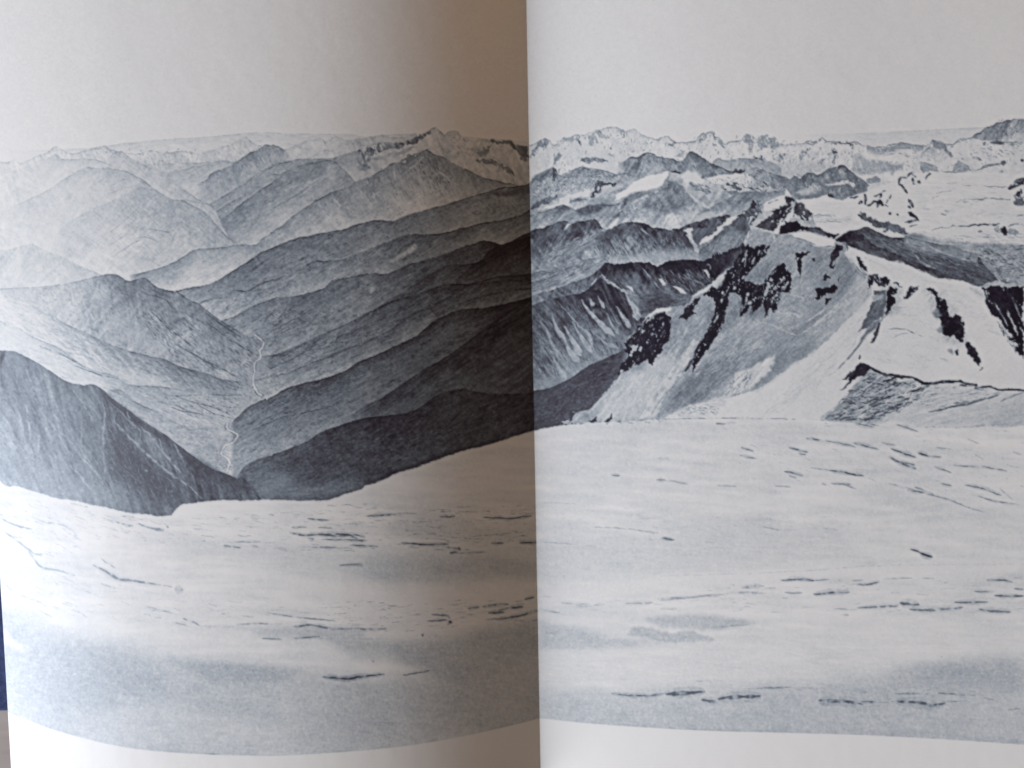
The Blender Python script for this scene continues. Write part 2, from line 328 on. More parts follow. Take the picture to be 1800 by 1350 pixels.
# ============================ HILLS AT THE LEFT EDGE =========================
hv = [('s',-.8,4,30,8),('s',.3,3,22,5),('r',6,5)]
ridge('A 0,890 40,900 120,875 170,865 210,858 290,900 400,940 520,1000 620,1040 700,1070 760,1090', [(0,158),(20,166),(60,178)], hv, line=22, lw=1.6, side='L')
poly('A 60,1130 110,1020 100,970 150,960 130,1040 100,1130', 190, (), soft=2, alpha=.8); poly('A 350,980 440,1010 500,1060 460,1080 380,1040', 182, (), soft=3, alpha=.7)
hatch('A 200,870 500,1010 480,1100 320,1060', 50, 55, (5,18), (1,2), (135,155), (.2,.5), seed=31)
ridge('A 0,1155 180,1145 380,1130 500,1105 640,1075 760,1058 850,1100 930,1080 970,1090 1050,1150 1160,1173 1240,1220 1310,1255 1370,1300 1430,1345 | E 1480,100 1560,150 1640,200 1700,215 1740,232',
      [(0,126),(20,138),(50,148),(90,158)], [('s',-.9,5,40,9),('s',.2,3,24,7),('hd',40,6,1.3,12),('r',6,5)], line=30, lw=1.8, side='L', maxd=150, fr=22, xd=[(0,30),(120,18),(220,0),(330,-10),(460,6)])
for s in ('A 700,1080 760,1130 820,1200 870,1300 880,1340','A 850,1105 950,1180 1080,1220 1130,1270 1200,1340','A 940,1100 1040,1180 1150,1210 1240,1260'):
    stroke(s, 2.2, 92, .65)
for s in ('A 470,1150 490,1240 560,1330 | E 580,10 620,90','A 650,1100 620,1200 560,1290','A 540,1180 520,1240 500,1290','E 890,60 900,120 915,230','E 980,20 1060,110 1100,170','A 350,1160 400,1260 430,1330','A 1150,1260 1190,1330 | E 1230,60 1330,160','A 860,1240 880,1320 | E 885,10 890,60'):
    stroke(s, 5, 178, .6, soft=2.5)
poly('A 640,1150 690,1130 740,1190 700,1260 640,1300 620,1230', 172, [('r',4,8)], soft=3, alpha=.6)
poly('E 640,40 860,60 980,160 1080,250 1060,330 900,280 760,200', 168, [('s',-.6,4,20,6)], soft=8, alpha=.6)
hatch('E 930,20 1430,80 1740,240 1720,330 1560,470 1200,380 1000,200', 260, 42, (5,18), (1,2.2), (72,105), (.3,.75), seed=32, dang=10)
hatch('A 760,1070 1100,1170 1300,1270 1400,1345 900,1345 760,1180', 150, 45, (4,14), (1,2), (90,120), (.2,.6), seed=33, dang=14)
for s in ('E 980,20 1040,70 1110,140 1220,220 1300,300','E 1240,60 1400,130 1500,200 1640,290 1700,330','E 1360,40 1500,140 1620,220','E 1340,340 1480,420 1620,500','E 1150,240 1290,320 1450,420'):
    stroke(s, 2.4, 78, .7)
ridge('A 0,1160 150,1230 280,1290 360,1335 | E 420,100 560,165 700,230 830,275 960,315 1080,345 1200,400 1340,430 1450,475 1560,490 1640,500 1690,505', [(0,128),(14,144),(45,160),(80,172)],
      [('s',1.2,5,30,8),('h',28,9,1.6,7),('hd',25,5,1.2,12)], line=34, lw=1.8, side='L', maxd=110, fr=40, xd=[(0,34),(100,30),(200,14),(300,-4),(380,-6),(450,14)])
for s in ('E 20,60 150,110 280,180 400,230','E 0,0 160,60 330,150 480,240 600,330','E 380,180 500,250 560,300','E 560,240 620,330'):
    stroke(s, 5, 184, .6, soft=2.5)
hatch('E 850,330 1080,360 1340,440 1640,510 1600,560 1200,520 900,460', 120, 22, (4,14), (1,2.2), (78,110), (.3,.7), seed=34)
poly('E 830,390 1000,450 1130,510 1000,520 880,480', 188, (), soft=4, alpha=.7)
hatch('E 300,120 700,260 830,400 700,420 400,250', 70, 30, (5,18), (1,2), (125,150), (.25,.5), seed=35)
ridge('E 0,90 110,130 230,200 400,270 500,350 640,420 760,450 850,510 1000,520 1150,540 1330,570 1500,575 1620,578 1700,580', [(0,150),(10,160),(40,170),(80,176)],
      [('h',24,10,1.6,7),('hd',22,5,1.2,10)], line=26, lw=1.7, side='L', maxd=140, fr=40, xd=[(0,14),(150,12),(250,0),(450,4)])
poly('E 0,120 120,150 300,260 480,380 620,440 740,470 720,540 560,500 330,400 100,260 0,260', 188, [('h',25,9,1.6,5)], soft=6, alpha=.6)
ridge('E 700,540 800,545 920,640 1030,690 1090,740 1150,770 1260,805 1330,795 1450,800', [(0,146),(10,156),(40,172)], [('h',20,9,1.6,6),('hd',18,5,1.2,9)], line=24, fl=12, fr=30, maxd=110, side='L')
for s in ('E 1060,620 1180,680 1300,700 1420,735','E 1120,580 1250,620 1400,660 1540,720','E 860,620 1000,680 1120,750 1250,800','E 1150,640 1260,690','E 480,380 640,440 780,470','E 260,260 420,320 560,400','E 1080,575 1200,580 1340,575','E 1380,575 1480,578 1560,578 1640,585','E 1290,640 1400,700 1540,740'):
    stroke(s, 1.8, 92, .7)
hatch('E 1060,570 1600,600 1540,740 1260,720', 110, 18, (3,10), (1,2), (72,105), (.3,.8), seed=36)
hatch('E 760,470 1060,540 1150,760 860,620', 60, 28, (4,12), (.9,1.5), (120,150), (.3,.6), seed=37)
# valley floor and river
poly('E 1000,700 1260,810 1450,800 1530,740 1640,600 1700,580 1640,660 1540,760 1560,850 1470,960 1500,1080 1380,1060 1230,950 1100,850', 160, [('h',15,9,1.5,6),('hd',15,4,1.2,14),('r',4,6)], soft=3, alpha=.92)
hatch('E 1180,790 1480,780 1440,900 1250,880', 24, 5, (3,8), (.9,1.5), (105,135), (.3,.7), seed=38)
poly('E 1640,490 1700,400 1720,330 1750,250 1790,300 1760,430 1700,480 1790,460 1790,560 1640,620 1560,700 1600,600', 158, [('h',20,6,1.4,7)], soft=3, alpha=.6)
hatch('E 1560,480 1790,330 1790,580 1640,640', 50, -20, (3,9), (.9,1.6), (75,110), (.3,.7), seed=39, dang=40)
hatch('E 1370,1040 1680,1010 1660,1070 1400,1070', 26, 10, (2,5), (1.2,2.2), (60,100), (.5,.9), seed=40, dang=60)
hatch('E 1380,1020 1660,1010 1640,1060 1400,1060', 18, 80, (2,4), (1,2), (185,200), (.6,.9), seed=41, dang=40)
# second dark hill
ridge('E 1520,790 1540,750 1580,710 1620,670 1700,625 1790,590 | F 30,610 100,570 170,530 250,505 400,470 540,420 640,360 760,310 880,255 1000,200 1070,150 1130,95 1200,60 1320,15 | B 1440,1284 1560,1265 1660,1240 1780,1205',
      [(0,82),(14,96),(40,112),(70,120),(110,142)], [('h',-28,11,1.5,8),('hd',-28,5,1.3,18),('c',5,6)], line=40, lw=1.7, side='L', fl=7, xd=[(405,30),(460,18),(560,4),(680,0),(800,-10),(880,-28),(935,-44)])
poly('F 1000,330 1100,240 1240,130 1300,110 1280,170 1150,260 1060,330', 118, [('h',-45,6,1.4,12)], soft=3, side='L', alpha=.6)
stroke('F 0,790 120,730 250,705 400,665 560,615', 1.8, 62, .8); stroke('E 1560,880 1640,820 1790,750', 1.6, 66, .8); stroke('E 1620,840 1700,800 1790,760',1.3,70,.5)
poly('F 0,800 250,720 560,640 640,660 500,740 300,800 0,920', 128, [('h',-22,9,1.4,8)], soft=3, side='L', alpha=.5)
hatch('F 10,640 300,520 700,360 860,280 700,450 200,680', 170, -22, (4,14), (1,2), (58,85), (.3,.75), seed=24)
hatch('F 10,760 400,680 640,640 500,740 200,850', 80, -22, (4,12), (1,1.8), (70,95), (.3,.7), seed=25)
poly('F 0,930 250,830 480,740 620,700 760,680 640,730 420,800 240,880 0,985', 152, (), soft=3, side='L', alpha=.55)
# deep dark spur
ridge('F 480,745 560,720 700,640 800,590 900,520 1040,430 1140,370 1280,280 1400,190 1520,100 1620,30 1680,5 1790,-50', [(0,56),(30,64),(60,80),(90,90)], [('h',-34,11,1.6,9),('c',4,6),('hl',-40,6,1.5,8)], line=12, lw=2, side='L', jag=1.2, fl=70, xd=[(590,30),(640,18),(720,8),(800,0),(935,-12)])
poly('F 640,730 760,690 900,660 1040,590 1140,490 1170,440 1290,410 1250,450 1160,530 1070,620 960,680 820,715', 104, [('h',-30,6,1.4,9)], soft=3, side='L', alpha=.85)
poly('F 1340,330 1450,300 1480,200 1500,200 1490,290 1640,170 1700,230 1690,330 1640,220 1600,230 1540,300 1440,350 1380,360', 82, [('r',4,10)], soft=1.6, side='L', alpha=.7)
poly('F 1380,510 1440,520 1520,570 1650,570 1780,550 1780,520 1690,555 1560,560 1500,500 1530,450 1580,460 1560,440 1500,460 1440,505', 84, [('r',4,10)], soft=1.6, side='L', alpha=.7)
poly('F 1170,545 1250,520 1400,480 1430,500 1330,530 1220,560', 92, [('r',4,8)], soft=2, side='L', alpha=.7)
hatch('F 1300,350 1780,100 1780,560 1500,560', 50, -60, (5,22), (1,3), (72,100), (.2,.5), seed=26, side='L', dang=40, curve=.4)
# nearest dark hill left of gutter
ridge('E 1560,1120 1600,1060 1640,1035 1700,1000 1790,980 | F 70,970 130,950 280,890 380,830 500,780 640,740 740,720 880,705 980,690 1060,650 1140,590 1220,555 1300,540 1380,550 1480,570 1640,572 1790,565',
      [(0,58),(30,62),(70,66),(110,80),(140,98)], [('c',3,5),('h',-25,7,1.6,7),('hl',-15,4,1.4,7),('r',7,5)], line=20, lw=2, side='L', fl=9, jag=1.2, xd=[(416,48),(470,40),(520,20),(560,6),(600,0),(800,-4),(935,-12)])
poly('F 1180,720 1250,690 1300,620 1390,560 1400,600 1350,660 1300,740 1240,780', 80, [('s',-1,3,12,16)], soft=2, side='L', alpha=.8)
poly('F 0,1180 100,1100 300,1180 600,1140 680,1120 620,1200 430,1260 0,1270', 122, [('h',-5,8,1.5,7),('c',4,5)], soft=7, side='L', alpha=.75)
poly('E 1720,1270 1700,1180 1640,1120 1790,1060 | F 100,1050 200,1130 0,1270', 126, [('h',-10,8,1.5,7)], soft=6, side='L', alpha=.6)
hatch('F 0,1000 300,880 600,790 600,1000 300,1100 0,1150', 150, -18, (4,12), (1,2), (48,75), (.25,.6), seed=27)
poly('F 600,1190 740,1140 900,1060 1180,970 1400,905 1600,860 1600,885 1320,950 1060,1045 740,1160', 48, (), soft=2, side='L', alpha=.6)
for s,w in (('E 1690,180 1730,215 1740,245 1715,290 1722,330 1690,360 1685,420 1675,470 1680,520 1700,560 1725,580',2.2),('E 1500,770 1495,790 1515,815 1565,840 1550,875 1530,895 1480,915 1462,945 1460,972 1500,1000 1505,1040 1498,1085',2.6)):
    stroke(s, w+2.6, 96, .5, taper=False, brk=.5, wob=1.0); stroke(s, w*1.15, 204, .95, taper=False, brk=.25, wob=1.0)
poly('Z -60,250 60,262 150,280 230,330 210,440 180,480 60,620 -60,640', 203, (), soft=34, alpha=.5, warp=0)  # pale veil over the far-left hills: page glare painted into the print tone
hatch('Z 340,510 460,445 560,412 700,385 925,330 925,540 700,620 600,740 480,800 420,770 470,600 380,540', 900, -27, (2,7), (.9,1.6), (46,92), (.2,.6), seed=150, side='L', dang=22)
hatch('Z 340,510 460,445 560,412 700,385 925,330 925,540 700,620 600,740 480,800 420,770 470,600 380,540', 420, -27, (2,8), (.9,1.5), (138,168), (.2,.5), seed=151, side='L', dang=22)
hatch('Z 200,485 300,515 455,595 430,680 330,660 220,620 110,560 60,510', 380, 40, (2,7), (.9,1.5), (70,110), (.2,.55), seed=152, side='L', dang=22)
hatch('Z 470,420 620,325 695,290 755,268 920,325 700,380 560,405', 260, 60, (2,8), (.9,1.5), (84,120), (.2,.5), seed=153, side='L', dang=30)
hatch('Z 420,840 560,765 660,735 810,690 930,695 930,755 700,820 600,865 460,870', 300, -20, (2,7), (.9,1.6), (80,110), (.15,.4), seed=154, side='L', dang=30)
# the big dark slope at the left edge
ridge('E 0,285 40,285 90,285 150,315 220,350 330,420 440,490 540,515 600,508 680,545 740,600 850,680 980,770 1100,850 1230,950 1380,1060 1480,1095 1560,1130 1600,1125 1650,1170 1725,1268', [(0,80),(30,88),(90,90),(160,96),(230,112)],
      [('s',.3,6,90,13),('s',.7,5,70,10),('c',5,5),('r',6,4)], line=12, lw=2.5, side='L', maxd=330, jag=1.0, xd=[(0,44),(90,34),(190,12),(320,-10),(380,-14),(420,-12),(460,-4)])  # xd raises the tone leftwards: window glare painted into the ink
poly('E 0,330 40,285 20,360 0,420', 62, (), soft=1)
LG = ['E 60,640 90,760 80,800','E 20,760 60,900 130,990','E 160,640 190,780 200,900 230,1010','E 390,560 420,640 440,780 480,850','E 250,640 290,720 360,800 460,960','E 460,1040 560,1160 620,1220','E 480,560 560,660 610,760 660,840','E 670,620 690,700 680,800 670,900 680,1000 690,1100',
      'E 750,680 760,760 850,850 960,960 1080,1060 1250,1180 1340,1260','E 700,610 800,700 900,790 930,830 930,880','E 950,800 1030,880 1080,960 1140,1020','E 370,810 420,840 500,930 580,1030 680,1140','E 540,660 545,800 550,930','E 400,900 450,960 540,1110','E 1050,880 1110,1000 1200,1090',
      'E 110,370 120,480 150,600','E 160,360 200,480 240,560','E 260,840 260,950 280,1000','E 620,1060 700,1180 790,1270','E 330,600 350,700 400,760','E 100,640 130,740 150,860','E 30,560 70,700','E 850,690 870,760 900,800','E 940,1040 980,1090','E 290,920 380,1040','E 240,1020 270,1150','E 1150,900 1200,1000 1290,1090']
poly('E 30,350 110,300 180,420 240,640 260,800 200,880 120,700 60,600', 110, [('s',.2,4,40,10)], soft=8, alpha=.65)
poly('E 0,900 200,1000 420,1080 640,1180 900,1340 640,1310 240,1220 0,1140', 132, [('s',.5,4,40,9),('c',4,5)], soft=12, alpha=.8)
poly('E 700,820 860,900 1060,1080 1250,1260 1100,1300 900,1230 720,1100', 62, [('c',4,6),('hl',40,6,1.6,8)], soft=9, alpha=.75)
poly('E 700,560 900,720 1230,960 1480,1110 1340,1080 1100,900 880,770 730,640', 62, [('c',4,6)], soft=3, alpha=.7)
poly('E 1150,930 1480,1100 1600,1130 1700,1260 1500,1180 1300,1120', 56, [('hl',45,5,1.4,12),('c',3,6)], soft=4, alpha=.7)
hatch('E 1340,1100 1600,1140 1700,1260 1400,1260', 60, 50, (4,13), (1.2,2.6), (50,110), (.4,.8), seed=43)
hatch('E 0,420 500,530 900,760 1400,1150 1300,1260 700,1250 200,1000 0,900', 300, 60, (10,36), (1,2.6), (112,142), (.25,.6), seed=44, dang=11)
hatch('E 0,420 500,530 900,760 1400,1150 1300,1260 700,1250 200,1000 0,900', 200, 60, (8,28), (1,2.6), (50,68), (.12,.4), seed=45, dang=12)
for i,s in enumerate(LG): stroke(s, 2.2+1.0*(i%3), 138+8*(i%3), .75, brk=.5, soft=1.6, wob=1.5, n=8)
# =============================== RIGHT PAGE ==================================
ridge('D 200,140 300,138 700,128 1100,108 1450,93 1810,80', [(0,190),(40,194)], [('h',-3,12,1.6,2)], line=7, lw=2, jag=.5, side='R', fl=170)
ridge('D 1440,170 1465,150 1490,125 1515,118 1535,98 1560,80 1590,76 1620,55 1655,58 1680,44 1715,47 1740,33 1775,42 1810,36', [(0,138),(10,150),(28,168),(45,186)], [('s',-.8,5,24,20),('r',4,10),('s',-.5,3,12,12)], line=50, lw=1.6, jag=1.8, n=2, side='R', maxd=60)
hatch('D 1470,150 1620,60 1790,40 1790,130 1600,170', 70, 118, (6,22), (1.2,3), (95,135), (.35,.75), seed=50, dang=10)
ridge('Q 0,195 60,180 110,150 200,150 230,185 260,185 290,150 340,145 440,100 510,95 560,95 620,65 700,40 800,20 850,15 900,30 950,60 1040,45 1100,90 1180,120 1260,140 1310,110 1370,105 1440,160 1560,165 1650,150 1680,110 1790,65 | S 20,80 60,68 110,65 150,110 190,120 240,170 300,150 400,140 440,105 480,95 540,115 560,140 590,110 650,100 740,135 790,180 850,185 1000,178 1060,170 1120,190 1180,135 1210,115 1260,155 1330,155 1400,165 1460,170 1550,165 1620,200 1790,225 | R 350,205 420,210 520,190 600,175 700,195 810,195 870,180 900,150 960,150 1010,180 1090,195 1150,150 1250,130 1400,150 1800,170',
      [(0,186),(8,195),(60,194)], [('r',5,4),('s',.3,3,12,4),('sd',-.5,3,9,14,22)], line=70, lw=1.3, jag=1.9, side='R')
for a,t in (('Q 60,230 110,155 205,150 220,190 200,235 130,215 90,260 60,300 30,330 10,320 30,240',140),('Q 265,205 290,155 360,145 440,108 515,98 490,165 420,185 350,170',150),('Q 590,90 700,40 760,110 810,120 780,165 720,130 650,150 640,220 610,215 600,160',150),
            ('Q 900,40 950,70 930,120 900,100 860,60',160),('Q 1655,160 1690,110 1760,80 1700,150',150),('S 400,150 440,105 500,100 550,130 550,260 500,250 490,190 440,165',140),('S 580,200 600,110 650,100 740,140 790,230 740,280 700,210 620,240',158),
            ('S 150,120 130,70 110,65 150,150 180,240 150,220',95),('S 190,130 230,150 240,220 200,190',140),('S 520,320 560,295 640,320 640,340 540,330',95),('S 980,340 1000,290 1110,240 1070,320 1020,360',138),('S 700,370 730,345 860,310 870,330 800,370',140),('S 1310,270 1320,210 1350,270',95),('S 1310,390 1340,290 1365,320 1330,370',120),('S 1170,380 1170,350 1240,325 1230,380',130),
            ('S 1050,180 1070,165 1170,160 1210,115 1220,140 1150,190',130),('S 1450,165 1530,200 1530,240 1490,200',95),('S 1540,160 1590,210 1550,200',110),('S 1310,160 1390,155 1390,185 1320,180',125),('Q 770,290 850,300 870,370 830,360',158),('Q 790,195 810,240 780,240',120),('Q 930,120 940,80 950,110',100),('Q 1370,160 1445,165 1380,210',125),('Q 475,180 510,100 500,170',80),('Q 520,210 515,160 530,205',90),('Q 670,190 675,150 690,195',100)):
    poly(a, t, [('s',.5,3,9,14),('r',4,8)], warp=3.0, side='R', alpha=.95, specks=(70,3,1.2,.8,190))
hatch('S 640,290 1100,210 1300,200 1500,250 1500,420 1000,430 700,380', 70, -28, (4,14), (1,2), (125,160), (.25,.6), seed=51, side='R', dang=30)
hatch('Q 560,60 1100,60 1250,200 1100,260 800,250 600,200', 45, 65, (4,12), (1,1.8), (130,165), (.25,.6), seed=52, side='R', dang=30)
poly('S 640,480 700,370 900,350 1150,380 1350,420 1200,480 1000,540 850,520', 168, [('r',5,7),('s',.6,3,12,6)], soft=4, side='R', alpha=.8)
ridge('S 130,360 180,325 240,345 300,350 380,335 500,330 620,345 720,370 800,420', [(0,160),(10,170),(40,178)], [('r',5,6)], line=24, side='R', maxd=50)
poly('Q 225,400 270,290 300,268 330,295 290,360 260,395', 125, [('r',4,9)], warp=2, side='R'); poly('Q 500,372 530,335 600,345 780,362 770,378 600,388', 112, [('r',4,12)], warp=2.4, side='R')
poly('R 110,300 180,275 330,345 430,370 560,395 640,380 600,430 480,480 300,480 200,500 110,420', 150, [('s',.3,3,20,9),('r',5,6)], warp=3, soft=1, side='R')
for s in ('R 190,400 210,470','R 120,300 130,380','R 260,420 230,480','R 170,350 200,420'): stroke(s, 3.5, 182, .8, side='R')
ridge('R 250,200 330,235 400,240 480,215 600,180 700,195 800,205', [(0,150),(8,160),(14,188)], [('r',5,6)], line=18, side='R', maxd=16)
stroke('R 440,270 520,235 620,225 680,230 740,275', 2, 120, .7); stroke('R 300,265 420,290 560,270', 1.6, 150, .6); stroke('R 620,300 660,310',2,130,.7)
poly('R 890,155 960,150 1020,190 1060,270 1120,300 1080,315 1020,280 980,240 900,235 875,205', 122, [('r',4,9)], warp=2.5, side='R')
poly('R 780,330 800,270 860,220 980,240 1050,300 1040,350 960,340 880,320 820,310', 168, [('r',4,9)], warp=2, soft=1, side='R')
poly('R 770,370 820,365 930,395 970,440 950,470 870,460 800,470', 150, [('r',4,8)], warp=2, side='R'); poly('R 1080,465 1100,410 1160,350 1230,375 1275,435 1200,465', 146, [('s',-.6,3,9,10)], warp=1.8, side='R')
stroke('R 780,330 800,275 870,215', 2, 110, .7); stroke('R 770,370 790,420 800,470',2,110,.6)
hatch('R 1280,180 1790,180 1790,330 1500,340 1300,300', 20, 20, (4,12), (1.2,3), (110,150), (.3,.7), seed=53)
for s,w,t in (('R 1470,180 1530,175 1610,195',5,85),('R 1660,185 1700,205',5,110),('R 1290,320 1350,340 1385,355',5,110),('R 1550,240 1600,275',3,140),('R 1590,400 1600,375 1615,385',7,95),('R 1550,470 1590,460',4,110),('R 1760,345 1800,350',4,80),('R 1180,325 1195,345',3,130),('R 1090,195 1130,165 1200,150',2.5,130),('R 1070,210 1095,215',4,120),('R 1400,200 1415,165',5,115)): stroke(s,w,t,.85)
hatch('Z 940,262 1000,245 1085,225 1180,252 1250,236 1330,244 1445,246 1500,256 1500,300 1330,310 1250,280 1180,275 1080,290 940,300', 190, -58, (3,10), (1,2), (96,135), (.4,.85), seed=140, side='R', dang=24)
hatch('Z 940,262 1000,245 1085,228 1180,255 1250,242 1330,250 1445,250 1500,260 1500,300 1330,300 1250,280 1180,275 1080,290 940,300', 190, 55, (3,11), (1,2.2), (196,205), (.5,.9), seed=141, side='R', dang=24)
hatch('Z 1500,258 1640,250 1800,245 1800,290 1640,300 1500,310', 110, 50, (3,10), (1,2), (95,140), (.35,.8), seed=142, side='R', dang=40)
hatch('Z 1500,262 1640,258 1800,250 1800,290 1640,300 1500,310', 90, 40, (3,11), (1,2.2), (194,204), (.5,.9), seed=143, side='R', dang=40)
# grey slope behind the snow saddle
ridge('Q 860,405 900,380 960,345 1020,315 1050,325 1110,300 1170,270 1210,275 1270,305 1330,315 1420,330 1470,350 1530,340 1580,265 1640,270 1700,310 1790,360 | S 100,370 200,410 280,440 400,470', [(0,122),(12,134),(30,146),(60,158)],
      [('s',-.7,4,18,17),('s',.7,4,16,12),('r',4,8)], line=46, jag=2, lw=1.6, side='R', maxd=110, fl=22)
hatch('Q 1000,350 1200,280 1460,360 1400,450 1100,430', 60, 130, (4,12), (1,1.8), (165,182), (.3,.7), seed=54)
hatch('Q 1050,330 1200,280 1460,340 1560,280 1790,370 1790,450 1300,400', 70, 50, (4,14), (1,2), (85,115), (.3,.7), seed=55)
poly('Q 1440,300 1500,250 1520,290 1470,320', 150, [('r',3,12)], warp=2, side='R')
ridge('Q 0,580 70,500 140,460 230,425 260,440 280,480 320,500 400,460 460,430 520,410 600,425 660,430 760,450 860,480 960,470 1040,500 1100,520', [(0,138),(15,150),(40,160),(70,172)], [('s',-.8,4,16,11),('r',5,9)], line=30, side='R', maxd=120)
poly('Q 20,580 60,510 230,428 285,480 260,520 180,530 120,560', 112, [('s',-.9,3,12,18)], warp=2, soft=.7, side='R'); poly('Q 320,510 400,460 520,415 590,440 480,470 380,500', 120, [('r',4,12)], warp=2, side='R')
poly('Q 540,380 780,385 860,420 780,440 640,430 600,400', 190, (), soft=2, side='R'); poly('Q 250,610 420,560 560,500 600,480 640,560 500,640 300,700 200,660', 172, [('r',5,9)], soft=5, side='R', alpha=.7)
hatch('Q 40,620 300,500 600,430 760,450 600,560 200,700', 90, -40, (4,14), (1,2.2), (95,130), (.25,.65), seed=56, side='R', dang=30)
poly('Q 700,620 800,600 900,590 1010,575 1000,600 880,690 760,720 620,720 650,690', 176, [('h',-30,8,1.6,8)], soft=2, side='R'); poly('Q 790,690 880,640 1000,590 960,650 860,690 800,710', 140, [('h',-30,6,1.5,9)], warp=2, side='R')
poly('Q 608,705 640,630 650,590 690,560 760,572 840,570 890,590 800,595 760,590 700,650 650,690', 70, [('r',4,12)], warp=2.2, side='R', specks=(-40,4,1.4,1.1,165))
poly('Q 90,835 200,800 290,765 300,720 430,690 560,650 605,625 600,710 480,725 400,740 385,780 450,815 330,795 200,825', 194, (), warp=1.5, side='R')
poly('Q 20,860 50,800 110,760 170,740 225,745 295,702 275,755 200,800 100,835', 96, [('r',4,12)], warp=2.4, side='R', specks=(-40,4,1.4,1.0,150)); poly('Q 390,775 420,740 500,728 590,735 560,750 480,760', 118, [('r',4,10)], warp=2, side='R')
poly('Q 240,480 230,430 270,440 285,490 260,540 240,560', 84, [('r',4,12)], warp=2, side='R')
# pyramid and lower grey flanks
ridge('Q 0,905 100,860 200,840 280,810 340,795 430,820 480,820 560,800 700,775 800,780 880,765 950,725 1000,690 1100,655 1240,650 1310,620 1380,545 1480,585 1550,620 1600,690 1680,640 1790,700 | S 100,640 200,650 330,655 450,640 560,650 700,700',
      [(0,122),(15,134),(35,150),(60,170),(80,176)], [('s',-1,5,28,16),('s',.7,4,22,9),('r',4,9),('c',5,6)], line=34, jag=1.8, lw=1.8, side='R', maxd=140)
poly('Q 1390,450 1372,520 1310,600 1200,642 1050,660 950,720 850,752 870,700 960,640 1010,590 1060,545 1160,500 1290,480', 200, (), warp=1.2, side='R')
poly('Q 1395,450 1440,445 1500,480 1620,450 1720,500 1790,540 | S 60,530 120,600 220,640 340,690 | Q 1790,830 1690,760 1600,690 1540,610 1460,560 1385,540', 170, [('s',-.6,4,12,14),('r',4,8)], warp=2, side='R')
poly('Q 1500,500 1600,455 1700,500 1760,560 1680,600 1560,590', 194, (), warp=2, soft=1, side='R')
hatch('Q 1560,560 1790,600 1790,700 1650,640', 36, 25, (4,14), (1.2,3), (75,120), (.4,.8), seed=57)
poly('Q 1390,455 1430,450 1505,480 1490,495 1420,470', 66, [('r',3,14)], warp=1.5, side='R')
poly('Q 1385,545 1480,590 1560,660 1590,760 1520,830 1400,860 1220,850 1130,770 1250,700 1320,620', 106, [('c',4,9),('s',.6,4,26,15),('s',-.9,4,22,11),('r',4,8)], soft=3, side='R')
poly('Q 1310,660 1385,560 1420,600 1360,650', 82, [('r',4,10)], soft=1, side='R')
poly('Q 840,925 880,850 910,790 960,710 985,730 940,820 880,900', 76, [('r',4,12)], warp=2, soft=.8, side='R'); poly('Q 980,700 1100,660 1240,650 1200,690 1060,740 960,760', 118, [('h',-25,6,1.6,12)], soft=2, side='R')
poly('Q 470,830 600,800 740,785 800,790 720,840 640,860 500,890', 88, [('r',4,12)], warp=2, soft=1, side='R'); poly('Q 240,900 290,830 340,800 430,825 330,840', 96, [('r',4,10)], warp=2, soft=1, side='R')
for s in ('Q 850,890 980,800 1120,720 1290,650','Q 1600,700 1680,760 1790,825'): stroke(s, 5, 186, .8, side='R', soft=2)
hatch('Q 40,960 280,840 560,850 900,900 700,960 300,960', 90, -32, (5,16), (1,2), (95,130), (.25,.6), seed=58, side='R')
hatch('Q 860,900 1200,780 1000,900 900,960', 40, -38, (5,18), (1,2.4), (90,125), (.3,.6), seed=59)
ridge('S -60,890 0,880 100,850 200,880', [(0,172),(40,180)], line=0, side='R', maxd=40, fl=10, fr=10)
# mid right: grey wall and snow bands
poly('S 20,510 60,470 130,455 200,490 170,515', 90, [('r',3,14)], warp=2, side='R'); poly('S 315,475 370,438 450,455 450,475 390,480', 80, [('r',3,14)], warp=2, side='R')
poly('S 60,530 200,500 320,480 480,485 560,430 610,420 640,500 590,560 480,600 380,580 300,570 210,600 130,570', 196, (), warp=1.6, side='R')
ridge('S 490,470 510,435 560,430 610,440 690,465 760,490 840,510 890,540 930,510 960,510 990,540 1030,500 1090,467 1160,490 1220,465 1270,435 1350,410 1405,390 1450,420 1500,460 1600,530 1680,600', [(0,116),(15,124),(40,132),(60,140)],
      [('s',.4,4,24,13),('s',-.8,4,18,9),('c',5,4),('r',4,7)], line=34, lw=1.5, jag=1.8, side='R', maxd=72, fl=30)
poly('S 480,480 560,430 690,470 720,560 640,600 580,560', 150, [('s',-.7,3,12,18)], warp=2, side='R', specks=(45,5,1.3,.9,92))
poly('S 210,610 290,570 380,565 480,590 640,590 780,640 800,660 640,660 480,660 300,650', 178, [('s',-.5,4,12,14)], warp=2, side='R', specks=(20,5,1.3,1.0,95))
poly('S 930,650 1000,640 1100,600 1130,565 1160,600 1190,600 1200,660 1100,690 980,690', 168, [('s',-.4,4,10,9)], warp=2.4, soft=.8, side='R')
poly('S 1255,590 1350,585 1400,560 1480,560 1550,590 1540,615 1440,595 1360,610 1260,610', 192, (), warp=1.6, side='R')
poly('S 1225,540 1250,480 1280,530', 165, (), soft=1, side='R'); poly('S 1370,440 1440,430 1460,530 1380,540', 150, [('r',4,8)], soft=2, side='R')
stroke('S 1430,440 1455,490 1480,545', 4, 85, .7); poly('S 1655,560 1680,510 1760,510 1790,540 1770,575 1700,580', 130, [('r',4,8)], warp=2, side='R')
ridge('S 1660,610 1720,580 1800,560 | R 400,540 470,555 560,560', [(0,182),(40,188)], [('r',5,4)], line=0, side='R', maxd=40)
